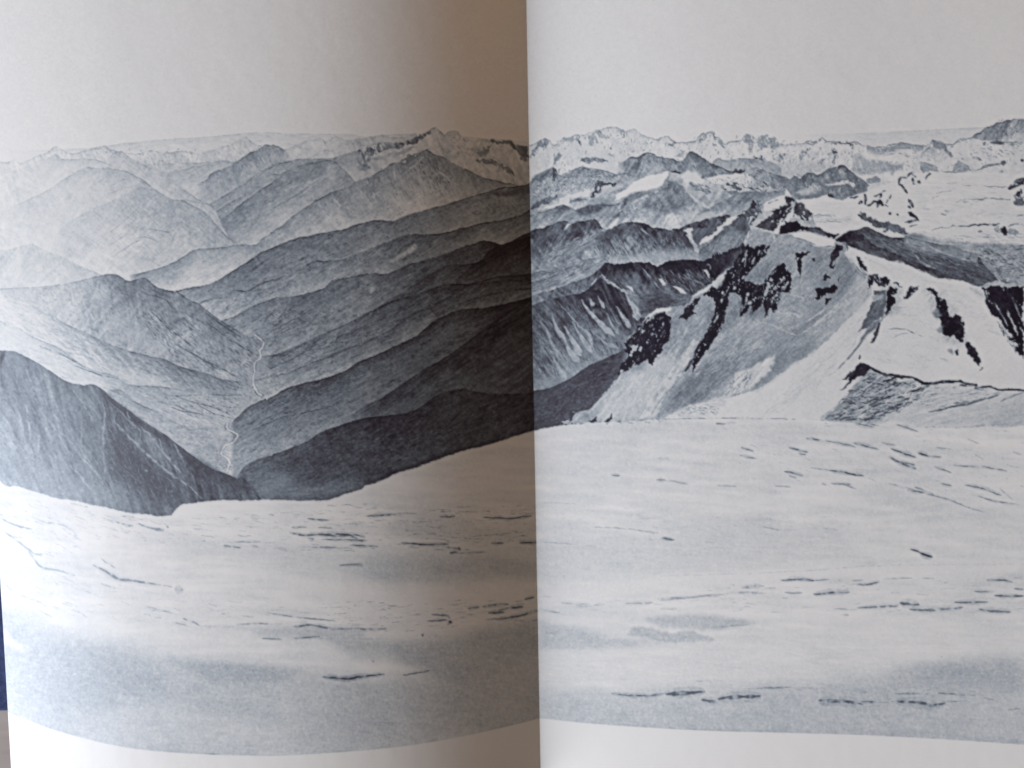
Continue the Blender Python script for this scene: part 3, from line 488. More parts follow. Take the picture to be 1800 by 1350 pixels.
# snow plateau on the right
poly('S 940,730 1040,735 1160,710 1260,680 1340,720 1410,745 1480,700 1560,680 1680,640 1790,600 | R 480,570 600,540 680,475 760,480 900,460 1000,470 1200,475 1400,470 1810,480 1810,1200 1400,1180 1200,1150 1000,1100 800,1050 640,1060 480,1100 240,1010 150,1050 0,1080 | S 1400,1060 1250,1090 1060,1010 940,960', 197, [('h',3,14,2,2),('c',7,3)], warp=1.2, side='R')
RS_ = (('R 90,725 140,710 180,700',5,75),('R 220,680 235,730 245,790',6,65),('R 165,780 185,750 200,775',7,75),('R 315,700 350,690 385,670 375,720',9,70),('R 260,795 340,770 400,785 460,815',5,60),('R 340,800 370,750 410,795',13,60),('R 400,665 440,655',4,90),('R 440,775 460,740',5,85),('R 485,720 495,680',4,100),
       ('R 650,725 680,770 700,815',12,50),('R 660,800 690,820',9,50),('R 650,860 700,900 770,945',7,55),('R 630,970 700,960 770,945',9,80),('R 670,1015 720,1000 760,985',4,80),('R 465,890 490,885',9,85),('R 535,890 555,912',7,85),('R 570,590 600,620 640,680',8,80),('R 570,600 585,540 640,540',6,90),('R 650,520 690,475 740,520',6,70),('R 700,520 720,580 780,560',8,75),('R 815,545 840,515 880,480',6,65),('R 740,540 780,555',8,60),
       ('R 1640,625 1720,575 1800,520',16,80),('R 1690,610 1750,590 1800,540',12,110),('R 1760,630 1762,680',7,75),('R 1230,995 1350,980 1460,972 1550,978',5,75),('R 1080,1000 1180,990 1260,990',4,130),('R 880,1040 1000,1010 1080,1005',3.5,150),
       ('R 1640,1050 1740,1060',20,150),('R 1340,1050 1385,1055',7,125),('R 1180,750 1260,730 1380,730 1500,725 1660,735',3.5,140),('R 1200,760 1300,790',5,150),('R 1350,750 1420,750',3,125),('R 940,680 1020,670 1110,660',3,140),('R 890,735 960,710',3,155),('R 1210,600 1280,597',3,125),('R 1400,605 1640,605',3,145),('R 980,875 1040,885',3,135),('R 1020,845 1060,850',9,165),('R 1140,770 1200,740',3,150),('R 1640,1000 1760,985 1800,1010',5,130),('R 1720,905 1800,895',4,140),('R 800,830 880,840',9,175),('R 1270,435 1360,430 1500,385 1640,365',4,120),('R 900,460 1000,470 1200,465',3,130),('R 1400,400 1550,380',5,130),
       ('S 1270,680 1310,720',8,70),('S 1120,900 1200,890 1300,900',3.5,150),('S 1180,970 1260,940 1400,960',3,155),('S 680,780 740,750 770,745',4,75))
for s,w,t in RS_: stroke(s, w/1.75 if w < 9 else w/2.1, t, .95, side='R', wob=1.5, brk=.35)
for q,t in (('R 1500,1040 1530,1015 1570,1020 1570,1075 1520,1065',140),('R 1640,1045 1690,1035 1740,1060 1700,1080 1650,1070',150),('R 1548,1030 1562,1008 1590,998 1612,1012 1625,1035 1648,1060 1600,1086 1572,1068',52),('R 1728,702 1748,668 1768,655 1785,690 1775,722 1745,726',50),('R 1688,748 1730,722 1800,715 1810,790 1750,802 1715,785',96),('R 1640,628 1700,590 1770,540 1810,515 1810,590 1760,592 1700,612',66)):
    poly(q, t, [('r',4,12)], warp=2.2, side='R', specks=(40,4,1.3,1.4,160))
hatch('R 1000,1100 1800,1060 1800,1180 1300,1180', 50, 5, (8,30), (1.2,3), (140,165), (.2,.5), seed=60)
hatch('S 1130,880 1500,880 1500,980 1150,960', 24, 2, (8,30), (1.2,3), (150,170), (.2,.5), seed=61)
hatch('R 700,560 1600,560 1700,950 800,960', 40, -3, (8,36), (1.2,3), (160,178), (.2,.5), seed=62)
hatch('Q 40,560 230,440 520,420 900,470 1040,520 700,560 600,640 250,700 40,700', 150, -52, (3,10), (1,2), (80,120), (.4,.8), seed=144, side='R', dang=26)
hatch('Q 40,560 230,440 520,420 900,470 1040,520 700,560 600,640 250,700 40,700', 150, 40, (3,11), (1,2.2), (180,200), (.4,.85), seed=145, side='R', dang=30)
hatch('S 60,560 500,480 620,430 800,500 1200,480 1400,400 1660,600 1400,700 1000,640 700,640 300,650', 190, 55, (3,11), (1,2), (84,112), (.35,.75), seed=146, side='R', dang=26)
hatch('S 60,560 500,480 620,430 800,500 1200,480 1400,400 1660,600 1400,700 1000,640 700,640 300,650', 130, -50, (3,11), (1,2), (165,192), (.35,.8), seed=147, side='R', dang=26)
hatch('Q 860,860 1200,650 1400,560 1560,640 1600,780 1300,900 900,920', 120, 62, (4,14), (1,2), (78,104), (.3,.7), seed=148, side='R', dang=18)
hatch('Q 860,860 1200,650 1400,560 1560,640 1600,780 1300,900 900,920', 90, -45, (4,14), (1,2), (150,176), (.3,.7), seed=149, side='R', dang=18)
# rocky snow peak in the middle
ridge('S 0,945 100,920 200,900 280,870 350,830 430,790 550,735 620,740 640,700 700,700 760,670 845,635 880,665 940,700 950,740 980,790 1040,815 1120,885 1125,940 1160,1000', [(0,150),(20,160),(60,165)], [('r',5,8)], line=26, jag=1.6, side='R', maxd=85, fr=6)
poly('S 615,830 640,775 720,730 835,690 850,640 890,670 900,700 850,770 840,805 720,835 640,860', 198, (), warp=1.6, side='R'); stroke('S 680,780 740,750 775,740', 2, 70, .8)
RK = dict(warp=2.4, side='R')
poly('S 520,765 560,740 625,735 610,800 610,860 550,930 490,990 440,940 430,870', 92, [('s',.6,3,14,16),('r',4,8)], specks=(-55,5,1.4,1.0,170), **RK)
poly('S 520,770 550,755 570,800 530,830 500,850', 55, [('r',4,8)], **RK)
poly('S 545,1000 580,960 640,920 740,850 850,800 920,825 860,900 780,990 720,1055 640,1035', 84, [('s',-.8,3,14,14),('r',4,10)], specks=(-50,5,1.5,1.0,175), **RK)
poly('S 730,850 850,790 920,820 880,880 760,930', 62, [('r',4,10)], specks=(-50,4,1.4,.9,180), **RK)
poly('S 915,915 945,820 960,775 1040,815 1120,890 1120,945 1060,970 1000,945', 84, [('s',.4,3,14,14),('r',4,8)], specks=(65,4,1.3,1.0,185), **RK)
poly('S 865,670 900,690 935,715 915,770 880,800 855,810 845,745', 74, [('r',4,10)], specks=(-55,4,1.3,.9,180), **RK)
poly('S 715,1065 790,970 890,870 935,820 935,880 860,960 790,1060', 192, (), warp=1.6, side='R')
# dark mid ridge on the right page
ridge('Q 0,1060 60,1030 140,1020 180,990 240,970 330,945 380,955 410,970 500,950 630,930 680,950 720,1020 790,1040 860,1000 960,970 1060,955 1150,975 1230,1010 1330,1020 1390,1045 1430,1020 1490,1020 1560,990 1680,950 1790,930 | S 100,940 200,900 280,880 330,920 430,880 470,960 490,1030 480,1080',
      [(0,66),(10,72),(22,90),(38,116),(55,134),(75,150)], [('s',.7,4,24,20),('s',-.6,3,16,14),('r',4,11)], line=18, lw=2, jag=2.2, side='R', maxd=120)
poly('Q 320,1050 380,975 410,972 370,1030 330,1060', 175, (), warp=1.5, side='R')
poly('Q 340,1190 350,1130 400,1070 500,1000 560,1090 480,1150 420,1160', 68, [('s',-.9,3,18,14),('r',4,8)], soft=1.5, side='R')
poly('Q 40,1150 100,1060 250,980 330,960 310,1060 200,1100 120,1180 60,1280 10,1300', 84, [('s',-.9,4,22,16),('r',4,8)], soft=1.5, side='R', alpha=.8)
poly('Q 120,1340 200,1250 330,1190 480,1150 600,1110 720,1050 770,1050 700,1140 560,1240 420,1345', 142, [('h',-32,10,1.6,12),('r',4,8)], soft=2, side='R', alpha=.9)
hatch('Q 40,1340 300,1190 620,1100 740,1050 640,1170 430,1345', 120, -34, (6,22), (1,2), (85,115), (.3,.7), seed=63, side='R', dang=8)
hatch('Q 150,1240 500,1100 700,1060 500,1200 260,1320', 40, -30, (6,20), (1.2,2.6), (165,182), (.3,.7), seed=64, side='R', dang=8)
hatch('Q 40,1060 330,960 700,960 600,1060 330,1180 60,1320', 90, -55, (5,18), (1,2.2), (50,80), (.3,.7), seed=65, side='R', dang=14)
poly('Q 1540,1070 1600,1025 1620,1025 1615,1090 1660,1180 1690,1250 1640,1230 1590,1110', 178, [('r',4,8)], warp=2, side='R')
hatch('Q 780,1060 1080,970 1430,1050 1620,1130 1640,1280 1200,1320 600,1250', 220, 58, (5,20), (1.2,2.6), (58,92), (.3,.75), seed=66, side='R', dang=16)
hatch('Q 820,1120 1500,1120 1600,1300 800,1330', 90, 62, (5,18), (1.2,2.8), (140,165), (.3,.7), seed=67, side='R', dang=18)
stroke('Q 1060,960 1090,1010 1150,1060 1230,1130', 3, 150, .85); stroke('Q 760,1060 800,1160 850,1240 880,1280', 2.4, 66, .7); stroke('Q 1160,1100 1200,1160 1280,1240 1340,1300',3,70,.6)
poly('Q 700,1040 720,1020 800,1045 770,1060', 190, (), soft=1, side='R'); poly('Q 640,1120 760,1050 860,1000 800,1110 700,1160', 84, [('r',4,8)], soft=1.5, side='R')
poly('Q 1520,1140 1560,1120 1625,1190 1560,1200', 62, [('r',4,8)], soft=1, side='R')
# couloir and grey face below the rocky peak
poly('P 385,395 400,330 420,300 520,240 620,90 700,70 760,40 830,0 870,60 880,130 850,260 760,310 640,350 520,390 430,430', 118, [('s',-.8,4,24,14),('r',5,8)], warp=2, side='R')
poly('P 700,60 760,30 840,0 870,60 870,140 820,170 740,120', 86, [('s',-.5,3,16,12)], soft=2, side='R'); poly('P 600,90 700,75 700,150 620,180 560,220 520,240', 84, [('r',4,10)], soft=2, side='R')
poly('P 320,160 380,120 490,110 500,50 450,40 560,30 580,110 520,160 420,220 390,300 340,250', 96, [('s',-.6,3,16,13)], warp=2, side='R')
poly('P 388,295 420,230 540,150 560,90 660,55 660,20 800,-10 720,50 640,85 560,170 500,240 430,290', 192, [('r',4,5)], warp=2, side='R')
poly('P 230,130 330,115 315,180 310,250 280,180', 180, (), warp=2, side='R')
hatch('P 430,330 620,200 860,180 850,260 600,350', 40, -60, (6,22), (1.5,3), (145,165), (.3,.7), seed=68, dang=12)
# haze above the black ridge, spurs below
poly('P 0,330 380,360 430,430 260,440 130,430 0,480 | G 960,120 880,85 780,85 640,75 740,40 | P -120,380', 158, [('r',5,6)], soft=4, side='R', alpha=.8)
ridge('G 100,160 200,135 300,140 400,100 500,60 600,50 640,80 660,120', [(0,120),(14,138),(40,150)], [('h',-25,10,1.6,12),('r',5,8)], line=26, side='R', maxd=110, fl=8)
ridge('G 100,225 200,195 280,170 380,120 480,100 560,95 640,80', [(0,126),(14,142),(40,150)], [('h',-25,10,1.6,12),('r',5,8)], line=30, side='R', maxd=110)
hatch('G 130,150 600,60 560,130 200,260 130,280', 100, -24, (5,18), (1,2), (75,110), (.3,.7), seed=69, side='R', dang=8)
hatch('G 130,120 460,60 560,110 300,200 130,280', 40, -24, (5,18), (1.2,2.6), (160,180), (.3,.7), seed=70, side='R', dang=8)
ridge('G 100,310 160,295 250,260 330,235 400,210 460,190 520,165 560,130 590,108 625,78 700,92 780,80 860,86 900,80 960,108 1010,75 1060,62 1160,65 1250,75 1330,50 1420,15 | P 520,390 640,350 760,310 838,262 860,300 850,420 820,520 740,460 790,400',
      [(0,46),(12,52),(26,70),(50,90),(80,100)], [('s',.8,4,30,19),('s',-.3,3,20,12),('r',4,9)], line=8, lw=2, jag=2.0, js=4, side='R', maxd=140, xd=[(935,64),(1000,58),(1040,46),(1060,4),(1150,0),(1311,0)])
poly('P 0,500 60,450 130,430 260,440 400,440 640,350 840,270 850,420 740,470 640,560 540,620 480,560 380,530 250,560 150,560 60,520', 42, [('s',.6,3,10,7),('r',4,6)], warp=2.6, side='R')
hatch('P 0,520 400,520 520,620 400,720 300,780 100,650', 80, 52, (6,26), (1.2,3.2), (46,66), (.4,.8), seed=71, dang=12)
hatch('P 60,540 420,530 500,640 300,780 0,600', 60, 52, (6,26), (1.2,3.0), (112,138), (.3,.75), seed=72, dang=12)
poly('P 435,530 470,525 490,610 470,600', 180, (), warp=1.5, side='R'); poly('P 0,625 40,640 60,680 30,690', 186, (), warp=1.2, side='R'); poly('P 110,690 180,700 260,760 250,780 160,720', 178, (), warp=1.2, side='R')
stroke('G 860,120 920,190 970,250 1050,300 1120,320', 3, 145, .8); stroke('G 940,180 990,200 1060,280 1150,310', 2.4, 120, .6); stroke('P 440,510 470,480 500,490 500,540', 2, 140, .7)
poly('G 830,290 950,270 1100,310 1180,320 1140,350 980,380 900,420 850,430 820,350', 98, [('r',4,10),('h',-12,8,1.6,9)], soft=3, side='R'); poly('G 780,200 830,130 850,200 830,260 790,250', 108, [('r',4,8)], soft=2, side='R')
hatch('G 830,310 1150,330 950,390 850,430', 50, -12, (6,20), (1.2,2.6), (56,82), (.3,.7), seed=73)
# gullied face
ridge('G 100,375 200,340 300,312 400,292 450,282 500,255 530,230 560,190 592,158 630,190 680,225 740,262 770,300 790,345 815,395 850,445 900,440', [(0,62),(30,66),(60,78),(90,100),(130,116)],
      [('s',.55,5,60,20),('s',.8,3.5,40,13),('r',4,9),('c',4,5)], line=22, lw=1.8, side='R', jag=1.4, maxd=230, xd=[(935,16),(975,8),(1040,0),(1125,0)])
GL = ['G 180,460 230,540 260,620 310,720','G 260,420 300,520 350,590','G 350,500 400,600 460,700','G 300,340 380,430 440,500 500,560 540,660','G 400,470 470,590 530,680','G 460,330 530,420 600,500 680,570','G 620,410 650,480 720,560','G 690,370 740,440 790,520','G 740,270 780,340 810,400 820,470','G 560,300 600,380','G 500,310 540,360','G 330,560 380,660 450,740','G 540,540 620,600 700,640','G 270,700 320,790 360,840']
poly('G 380,500 460,480 520,560 560,660 640,640 560,730 460,760 400,640', 122, [('s',.6,4,30,14)], soft=4, side='R', alpha=.75); poly('G 600,440 660,460 760,560 740,640 640,590', 124, [('s',.6,4,24,14)], soft=4, side='R', alpha=.75)
poly('G 140,880 300,800 480,740 700,660 720,672 620,705 500,765 380,848 220,912 130,920', 136, [('s',.5,4,18,10)], soft=3, side='R', alpha=.8)
hatch('G 140,400 560,230 760,340 820,480 700,640 300,820 140,800', 230, 57, (8,30), (1.2,2.8), (42,64), (.3,.7), seed=74, side='R', dang=10)
hatch('G 160,460 560,300 800,480 700,640 300,820 180,760', 150, 58, (7,26), (1,2.4), (115,140), (.25,.65), seed=75, side='R', dang=10)
poly('G 590,155 660,215 720,250 790,270 820,305 770,290 700,255 640,220 600,195', 138, [('r',4,12)], warp=2, side='R'); poly('G 740,232 790,240 805,275 780,262', 186, (), warp=1, side='R'); poly('G 965,190 990,192 1015,235 995,232', 184, (), warp=1, side='R'); poly('G 1070,235 1110,245 1140,285 1110,275', 182, (), warp=1, side='R')
for i,s in enumerate(GL): stroke(s, 8+3.5*(i%3), 146+8*(i%3), .95, side='R', soft=2.2, wob=1.2, n=8, grow=1, brk=.2)
stroke('G 525,225 560,190 590,165', 3, 178, .8); stroke('G 750,285 790,340 815,400 840,450', 3.2, 135, .8)
# low dark hill reaching the gutter
ridge('G 100,935 220,915 300,885 380,850 440,805 500,765 620,705 700,672 730,655 760,640 790,640 800,700 760,800', [(0,58),(40,60),(80,64)], [('c',3,5),('h',-28,6,1.6,7),('hl',-20,4,1.4,8)], line=8, side='R', maxd=160, jag=1.2, n=4)
hatch('G 140,940 500,780 720,690 600,900 380,1100 150,1170', 120, -38, (4,14), (1,2), (74,98), (.2,.5), seed=76, side='R')
# ============================ VALLEY BEHIND THE SUMMIT =======================
poly('R 640,1060 800,1080 1000,1150 1200,1150 1400,1170 1810,1180 1810,1700 1000,1500 500,1400', 142, [('r',5,9),('c',5,7),('h',8,8,2,7)], soft=1, warp=2, side='R')
hatch('D 1480,900 1800,880 1800,1130 1650,1120', 90, 12, (6,22), (1.4,4), (70,112), (.3,.75), seed=77, dang=22, curve=.4)
hatch('D 1300,830 1800,860 1800,1120 1600,1110', 60, 10, (6,22), (1.2,3), (155,178), (.3,.7), seed=78, dang=25, curve=.4)
ridge('D 600,800 650,775 700,770 730,757 760,747 830,778 920,815 1040,820 1100,850 1250,900 1400,930 1500,945 1560,1000 1640,1110 1700,1140', [(0,92),(14,104),(40,108),(80,120)], [('h',24,10,1.8,10),('hd',22,5,1.5,14),('c',5,6),('r',5,6)], line=28, lw=2, side='R', maxd=140)
ridge('D 1000,800 1100,825 1200,850 1270,862 1340,870 1420,905 1490,925', [(0,110),(12,130),(24,140)], [('r',4,12)], line=26, side='R', maxd=26, fl=6)
ridge('D 560,828 600,800 655,772 700,795 740,800 800,860 900,900 1000,940 1120,990 1240,1040 1360,1090 1460,1130', [(0,72),(10,80),(30,96),(60,112)], [('h',24,9,1.7,11),('r',4,9)], line=20, lw=2, side='R', maxd=120)
poly('D 556,830 600,800 660,770 700,795 740,800 745,825 690,830 640,850 600,838', 42, [('r',4,8)], warp=2, side='R')
hatch('D 700,800 1100,870 1450,960 1640,1110 1300,1090 900,930', 170, 25, (6,22), (1.2,2.8), (62,88), (.3,.75), seed=79, dang=10)
hatch('D 760,790 1150,880 1450,1000 1500,1100 1100,1000', 60, 25, (8,26), (1.2,2.4), (125,150), (.3,.7), seed=80, dang=10)
for s in ('D 1500,930 1540,990 1600,1060 1660,1120','D 1150,860 1250,910 1380,960 1480,975','D 1080,930 1140,990 1220,1020'): stroke(s, 3.4, 165, .8, soft=1.6)
poly('D 188,790 200,750 230,712 295,708 340,735 375,752 440,757 500,790 540,800 580,795 560,822 500,808 420,790 380,775 330,770 260,785', 46, [('r',4,9)], warp=2, side='R'); poly('D 370,755 440,757 500,790 540,802 470,800 400,780', 88, [('r',4,9)], soft=1, side='R')
poly('D 695,660 720,640 765,652 800,675 845,705 900,715 965,742 1010,765 1040,800 990,800 950,790 920,770 880,778 860,750 820,742 780,710 740,690', 78, [('s',.5,3,14,10),('r',4,9)], warp=2.4, side='R', specks=(60,4,1.4,1.35,180))
# =============================== SUMMIT =====================================
M = 'G 315,1150 385,1110 395,1075 430,1070 520,1050 610,940 690,840 720,790 745,700 742,650 745,600 800,535 850,490 900,425 960,385 1060,368 1160,345 1190,300 1250,255 1310,215 1400,130 1480,85 1520,0 | S 430,1180 470,1120 490,1050 540,1015 640,1040 720,1065 790,1080 900,1060 980,1040 1080,1050 1340,1130 1400,1150 | D 640,870 800,940 900,962 1000,985 1080,1020 1220,1080 1380,1100 1500,1140 1560,1118 1620,1120 1700,1135 1810,1135 | H 1810,1170 1700,1175 1500,1170 1100,1165 860,1145 460,1122 0,1110 | G 1250,1115 800,1125 600,1135'
poly(M, 156, [('h',-42,12,1.7,8),('c',5,7),('r',4,6)], warp=1.6, side='R')
# white flank
poly('D 640,870 800,940 1000,985 1080,1020 1220,1080 1380,1100 1500,1140 1810,1135 | H 1810,1170 1100,1165 860,1145 460,1122 0,1110 | G 1250,1112 1000,1110 1130,1030 1390,985 1600,930 | H 30,930 150,850 300,740 440,640 560,540 700,400 800,290 790,180 760,150 680,110 620,30', 199, [('h',-40,14,2,.8),('c',6,2.5)], warp=1.4, side='R')
poly('D 330,775 420,790 560,835 545,870 440,875 360,830 240,790', 198, (), warp=1.2, side='R')
# grey streaks along the trough
hatch('H 640,60 690,180 640,280 520,400 350,560 100,760 0,830 0,700 250,560 480,340 580,180', 130, -47, (10,45), (1.2,3), (120,140), (.15,.5), seed=81, dang=7)
hatch('H 640,60 700,180 640,280 520,400 350,560 100,760 250,560 480,340 580,180', 60, -47, (10,45), (1.2,2.6), (176,190), (.2,.6), seed=82, dang=7)
poly('H 600,0 640,60 690,170 660,240 560,330 430,470 300,590 120,720 0,800 0,740 200,600 400,430 540,270 600,150', 126, [('h',-46,14,1.8,9)], soft=4, side='R', alpha=.7)
poly('H 700,170 800,170 800,290 700,400 600,500 450,620 600,430 690,300', 176, [('h',-48,12,1.8,7)], soft=4, side='R', alpha=.6)
poly('G 560,1040 700,850 900,740 960,680 1100,690 1000,860 820,1120 700,1130 560,1110', 184, [('h',-55,12,1.6,6)], soft=8, side='R', alpha=.8)
poly('G 1130,860 1250,760 1500,700 1500,790 1390,900 1250,1000 1100,1040 950,1110 1000,1000', 122, [('h',-40,10,1.6,10),('c',4,8)], soft=8, side='R', alpha=.85)
poly('H 0,740 150,690 300,640 420,560 400,640 300,735 150,845 30,925 0,900', 120, [('h',-38,10,1.6,7)], soft=4, side='R', alpha=.7)
poly('H 440,640 470,600 420,680 300,740', 150, (), soft=2, side='R', alpha=.5)
poly('G 1735,700 1720,790 1600,900 1500,960 1390,990 1240,1010 1400,960 1420,890 1500,800 1600,770', 186, [('h',-50,9,1.6,8)], warp=3, soft=1, side='R')
hatch('G 1400,960 1430,870 1560,790 1600,830 1500,950', 40, -50, (5,16), (1,2.4), (95,130), (.35,.8), seed=83)
poly('G 1000,1110 1130,1035 1300,985 1420,985 1400,1040 1250,1105', 188, [('r',4,6)], warp=2.4, soft=.8, side='R'); hatch('G 1050,1090 1200,1020 1380,1000 1350,1080', 50, 5, (4,12), (.9,1.7), (110,140), (.35,.8), seed=84, dang=20)
for s,w,t in (('G 1270,520 1180,660 1080,800 960,960 850,1110',17,194),('G 1310,470 1240,590',4,182),('G 1140,690 1060,850 900,1060',7,184)): stroke(s, w, t, .75, side='R', soft=2.5, taper=True)
poly('G 1300,490 1240,600 1110,820 960,1010 825,1118 945,1105 1085,850 1200,690', 188, [('h',-58,9,1.6,5)], soft=1.2, warp=1.2, side='R', alpha=.9)
stroke('G 1090,820 1150,790 1050,920 960,1050', 3, 130, .6); stroke('G 1090,870 990,980 920,1080',2,120,.6)
poly('P 850,600 900,530 1040,380 1130,300 1180,360 1200,440 1130,500 1040,650 940,670 830,640', 160, [('h',-48,10,1.6,6)], soft=2, side='R', alpha=.7)
hatch('P 1180,780 1500,780 1420,1050 1180,1000', 40, 35, (8,30), (1.2,2.6), (174,186), (.2,.55), seed=85, dang=50, curve=.8)
poly('P 1460,900 1560,840 1660,870 1500,990 1420,1040', 138, [('h',-42,9,1.6,7)], soft=4, side='R', alpha=.8)
hatch('P 400,800 1700,800 1500,1340 300,1340', 160, -50, (6,20), (.9,1.6), (172,184), (.2,.5), seed=86, dang=10)
hatch('P 900,150 1700,350 1500,1340 300,1340', 200, -50, (6,20), (.9,1.6), (134,146), (.2,.5), seed=87, dang=10)
for s,w,t in (('P 1190,800 1300,780 1400,800 1420,860 1380,900',3,178),('P 1130,930 1200,960 1300,950 1380,990 1410,1060 1360,1130',3.4,180),('P 1180,900 1240,930 1330,930 1400,980',2,135),('P 1360,1170 1480,1100 1600,1010 1700,930 1790,830',4,184),('P 1300,960 1370,1010 1390,1070',2.4,132),('P 1370,1160 1500,1060 1620,980',2.2,130),('P 1420,1050 1540,990 1660,880',3,182),('P 1150,1100 1300,1150 1350,1170',2.4,176),('P 950,1060 1100,1080 1240,1140',2.2,176)): stroke(s, w, t, .8, brk=.7, wob=1.4)
for s in ('S 480,1050 465,1120 440,1180','S 540,1015 640,1040 720,1065 790,1080','P 1110,170 1130,230 1100,300'): stroke(s, 4, 190, .8)
poly('G 850,490 900,425 960,385 1050,370 1040,400 1000,405 930,425 870,480', 196, (), warp=1.4, side='R'); poly('P 320,800 480,680 620,560 740,460 720,520 640,620 540,700 400,780', 184, (), warp=1.6, side='R')
stroke('D 200,795 300,815 400,850 460,875 550,885', 2.2, 120, .6); stroke('D 400,865 460,880 545,890', 3, 186, .8)
hatch('P 900,150 1700,350 1760,700 1500,900 1300,1000 1180,800 1300,600 1240,440 1000,330', 190, -52, (5,22), (1,2.2), (105,132), (.2,.55), seed=120, dang=12)
hatch('P 380,800 540,800 520,1000 420,1200 300,1400 150,1400 100,1100', 110, -55, (5,22), (1,2.2), (112,135), (.2,.5), seed=121, dang=10)
hatch('P 640,1060 1200,980 1450,1060 1000,1340 500,1340', 140, -35, (5,20), (1,2.2), (112,135), (.2,.5), seed=122, dang=18)
hatch('H 600,560 800,320 790,440 700,600 500,850 200,1080 60,1090', 90, -42, (10,46), (1.2,3.4), (172,186), (.3,.7), seed=123, dang=8)
hatch('H 860,500 1180,300 1260,560 1330,760 1000,780 800,720', 50, 12, (10,46), (1.2,3.4), (178,188), (.25,.6), seed=124, dang=16)
hatch('H 700,20 1000,110 1400,260 1700,600 1560,520 1200,230 900,130', 50, 24, (10,46), (1.2,3.4), (178,189), (.25,.6), seed=125, dang=10)
# black rock bands
hatch('P 560,900 700,1000 640,1200 420,1340 300,1340', 60, -55, (8,34), (1.4,3.4), (176,192), (.3,.7), seed=130, dang=8)
hatch('G 1000,560 1180,480 1000,900 760,1120 640,1110', 70, -57, (10,40), (1.4,3.6), (180,194), (.3,.7), seed=131, dang=7)
hatch('G 1180,660 1320,480 1600,640 1500,760 1200,860', 70, -45, (8,30), (1.2,3), (172,186), (.25,.6), seed=132, dang=12)
hatch('G 1130,860 1300,740 1600,640 1740,560 1700,680 1480,780 1250,980 1000,1080', 110, -40, (8,30), (1.2,3), (98,122), (.25,.6), seed=133, dang=10)
for q,t,a in (('G 740,650 790,520 940,420 1060,440 1060,600 980,680 860,770 720,830',112,.6),('P 500,800 640,560 820,280 1110,265 1060,420 1240,430 1320,600 1300,760 1120,980 800,1010 680,1100 420,1380 320,1520',112,.55),('P 1640,520 1760,300 1800,420 1760,700 1560,880 1520,760',124,.5),('H 1140,260 1300,330 1420,480 1420,640 1300,600 1200,420',150,.5),('H 860,200 1000,260 980,400 860,440',132,.5)):
    poly(q, t, [('h',-55,6,1.4,16),('r',3,10)], warp=4, soft=3, side='R', alpha=a)
BR = dict(warp=2.2, ws=3.2, side='R')
BT = [('r',4,7)]
SP = (-58,6.5,1.3,1.15,150)
poly('G 745,655 745,600 800,540 870,480 930,430 1000,410 1050,440 1045,500 1030,560 1050,590 1000,610 985,650 945,700 910,740 880,710 830,755 790,750 780,780 720,810 690,830 710,770 760,700', 30, BT, specks=SP, **BR)
poly('P 840,265 880,290 930,320 1000,290 1080,290 1102,268 1090,310 1030,370 970,440 900,520 840,610 820,650 880,640 940,670 1020,660 1060,610 1110,560 1140,500 1190,455 1240,460 1260,520 1300,570 1290,640 1290,700 1270,740 1200,740 1190,800 1160,880 1120,950 1080,910 1045,1000 1030,930 1030,850 980,900 880,980 920,890 880,870 850,950 790,1000 830,880 800,850 810,780 760,750 700,760 670,850 660,950 640,1060 600,1130 540,1210 470,1300 420,1360 380,1440 320,1530 300,1540 345,1350 400,1240 470,1120 520,1000 540,900 530,800 500,790 410,780 530,690 580,720 620,660 650,590 700,520 740,460 790,400 820,300', 29, BT, specks=SP, **BR)
stroke('G 1240,610 1200,690 1160,770 1140,800', 5, 40, .9, side='R')
for q in ('P 800,740 830,860 795,990','P 900,800 930,880 890,975','P 1040,840 1050,920 1045,995','P 1130,860 1150,900 1120,945','P 600,860 620,960 560,1150 470,1310','P 700,520 640,640 560,760','P 960,330 900,430 840,600','P 1080,280 1010,380 930,480','P 1200,460 1120,560 1060,640','P 1260,540 1290,600 1290,690','G 1000,420 930,520 870,640','G 1045,470 1010,560 950,690','G 900,440 830,540 760,640','G 1400,320 1390,440 1330,560 1240,690'):
    stroke(q, 5, 28, .9, side='R', brk=.5, wob=1.6)
poly('P 780,640 1000,680 1020,760 900,800 820,770', 34, BT, warp=2, side='R', alpha=.8); poly('P 850,770 880,755 880,785 855,795', 190, (), warp=1, side='R')
stroke('P 830,300 840,400 835,500', 2.5, 165, .7)
poly('P 190,1025 230,950 270,880 330,820 400,795 360,860 330,940 360,960 330,990 270,1010', 40, BT, specks=(-58,5,1.3,1.5,140), **BR)
for q in ('P 1330,355 1400,350 1440,340 1510,355 1450,375 1420,380 1420,460 1410,520 1390,605 1375,510 1350,440','P 1508,410 1545,408 1542,440 1510,445','P 1560,710 1640,710 1700,680 1740,660 1760,690 1720,750 1640,770 1600,830 1540,830','P 1630,560 1700,600 1640,650 1605,655','P 1650,820 1700,820 1660,870 1635,860','P 1670,500 1740,480 1720,520','P 1745,600 1775,595 1760,640'):
    poly(q, 42, BT, specks=(-65,4,1.3,1.35,150), **BR)
poly('P 1750,260 1795,310 1760,370 1720,450 1650,500 1690,390 1720,300', 52, [('r',4,12)], **BR)
hatch('G 760,640 800,540 930,430 1040,440 1030,560 980,640 880,700 800,740', 34, -62, (4,12), (1,2), (115,165), (.4,.85), seed=110, side='R', dang=16, curve=.3)
hatch('P 700,520 840,300 1000,300 1040,360 840,620 1020,700 1250,500 1280,720 1100,930 900,930 820,760 700,740 640,1050 500,1260 420,1320 560,900 560,720', 80, -60, (4,12), (1,2), (115,165), (.4,.85), seed=111, side='R', dang=16, curve=.3)
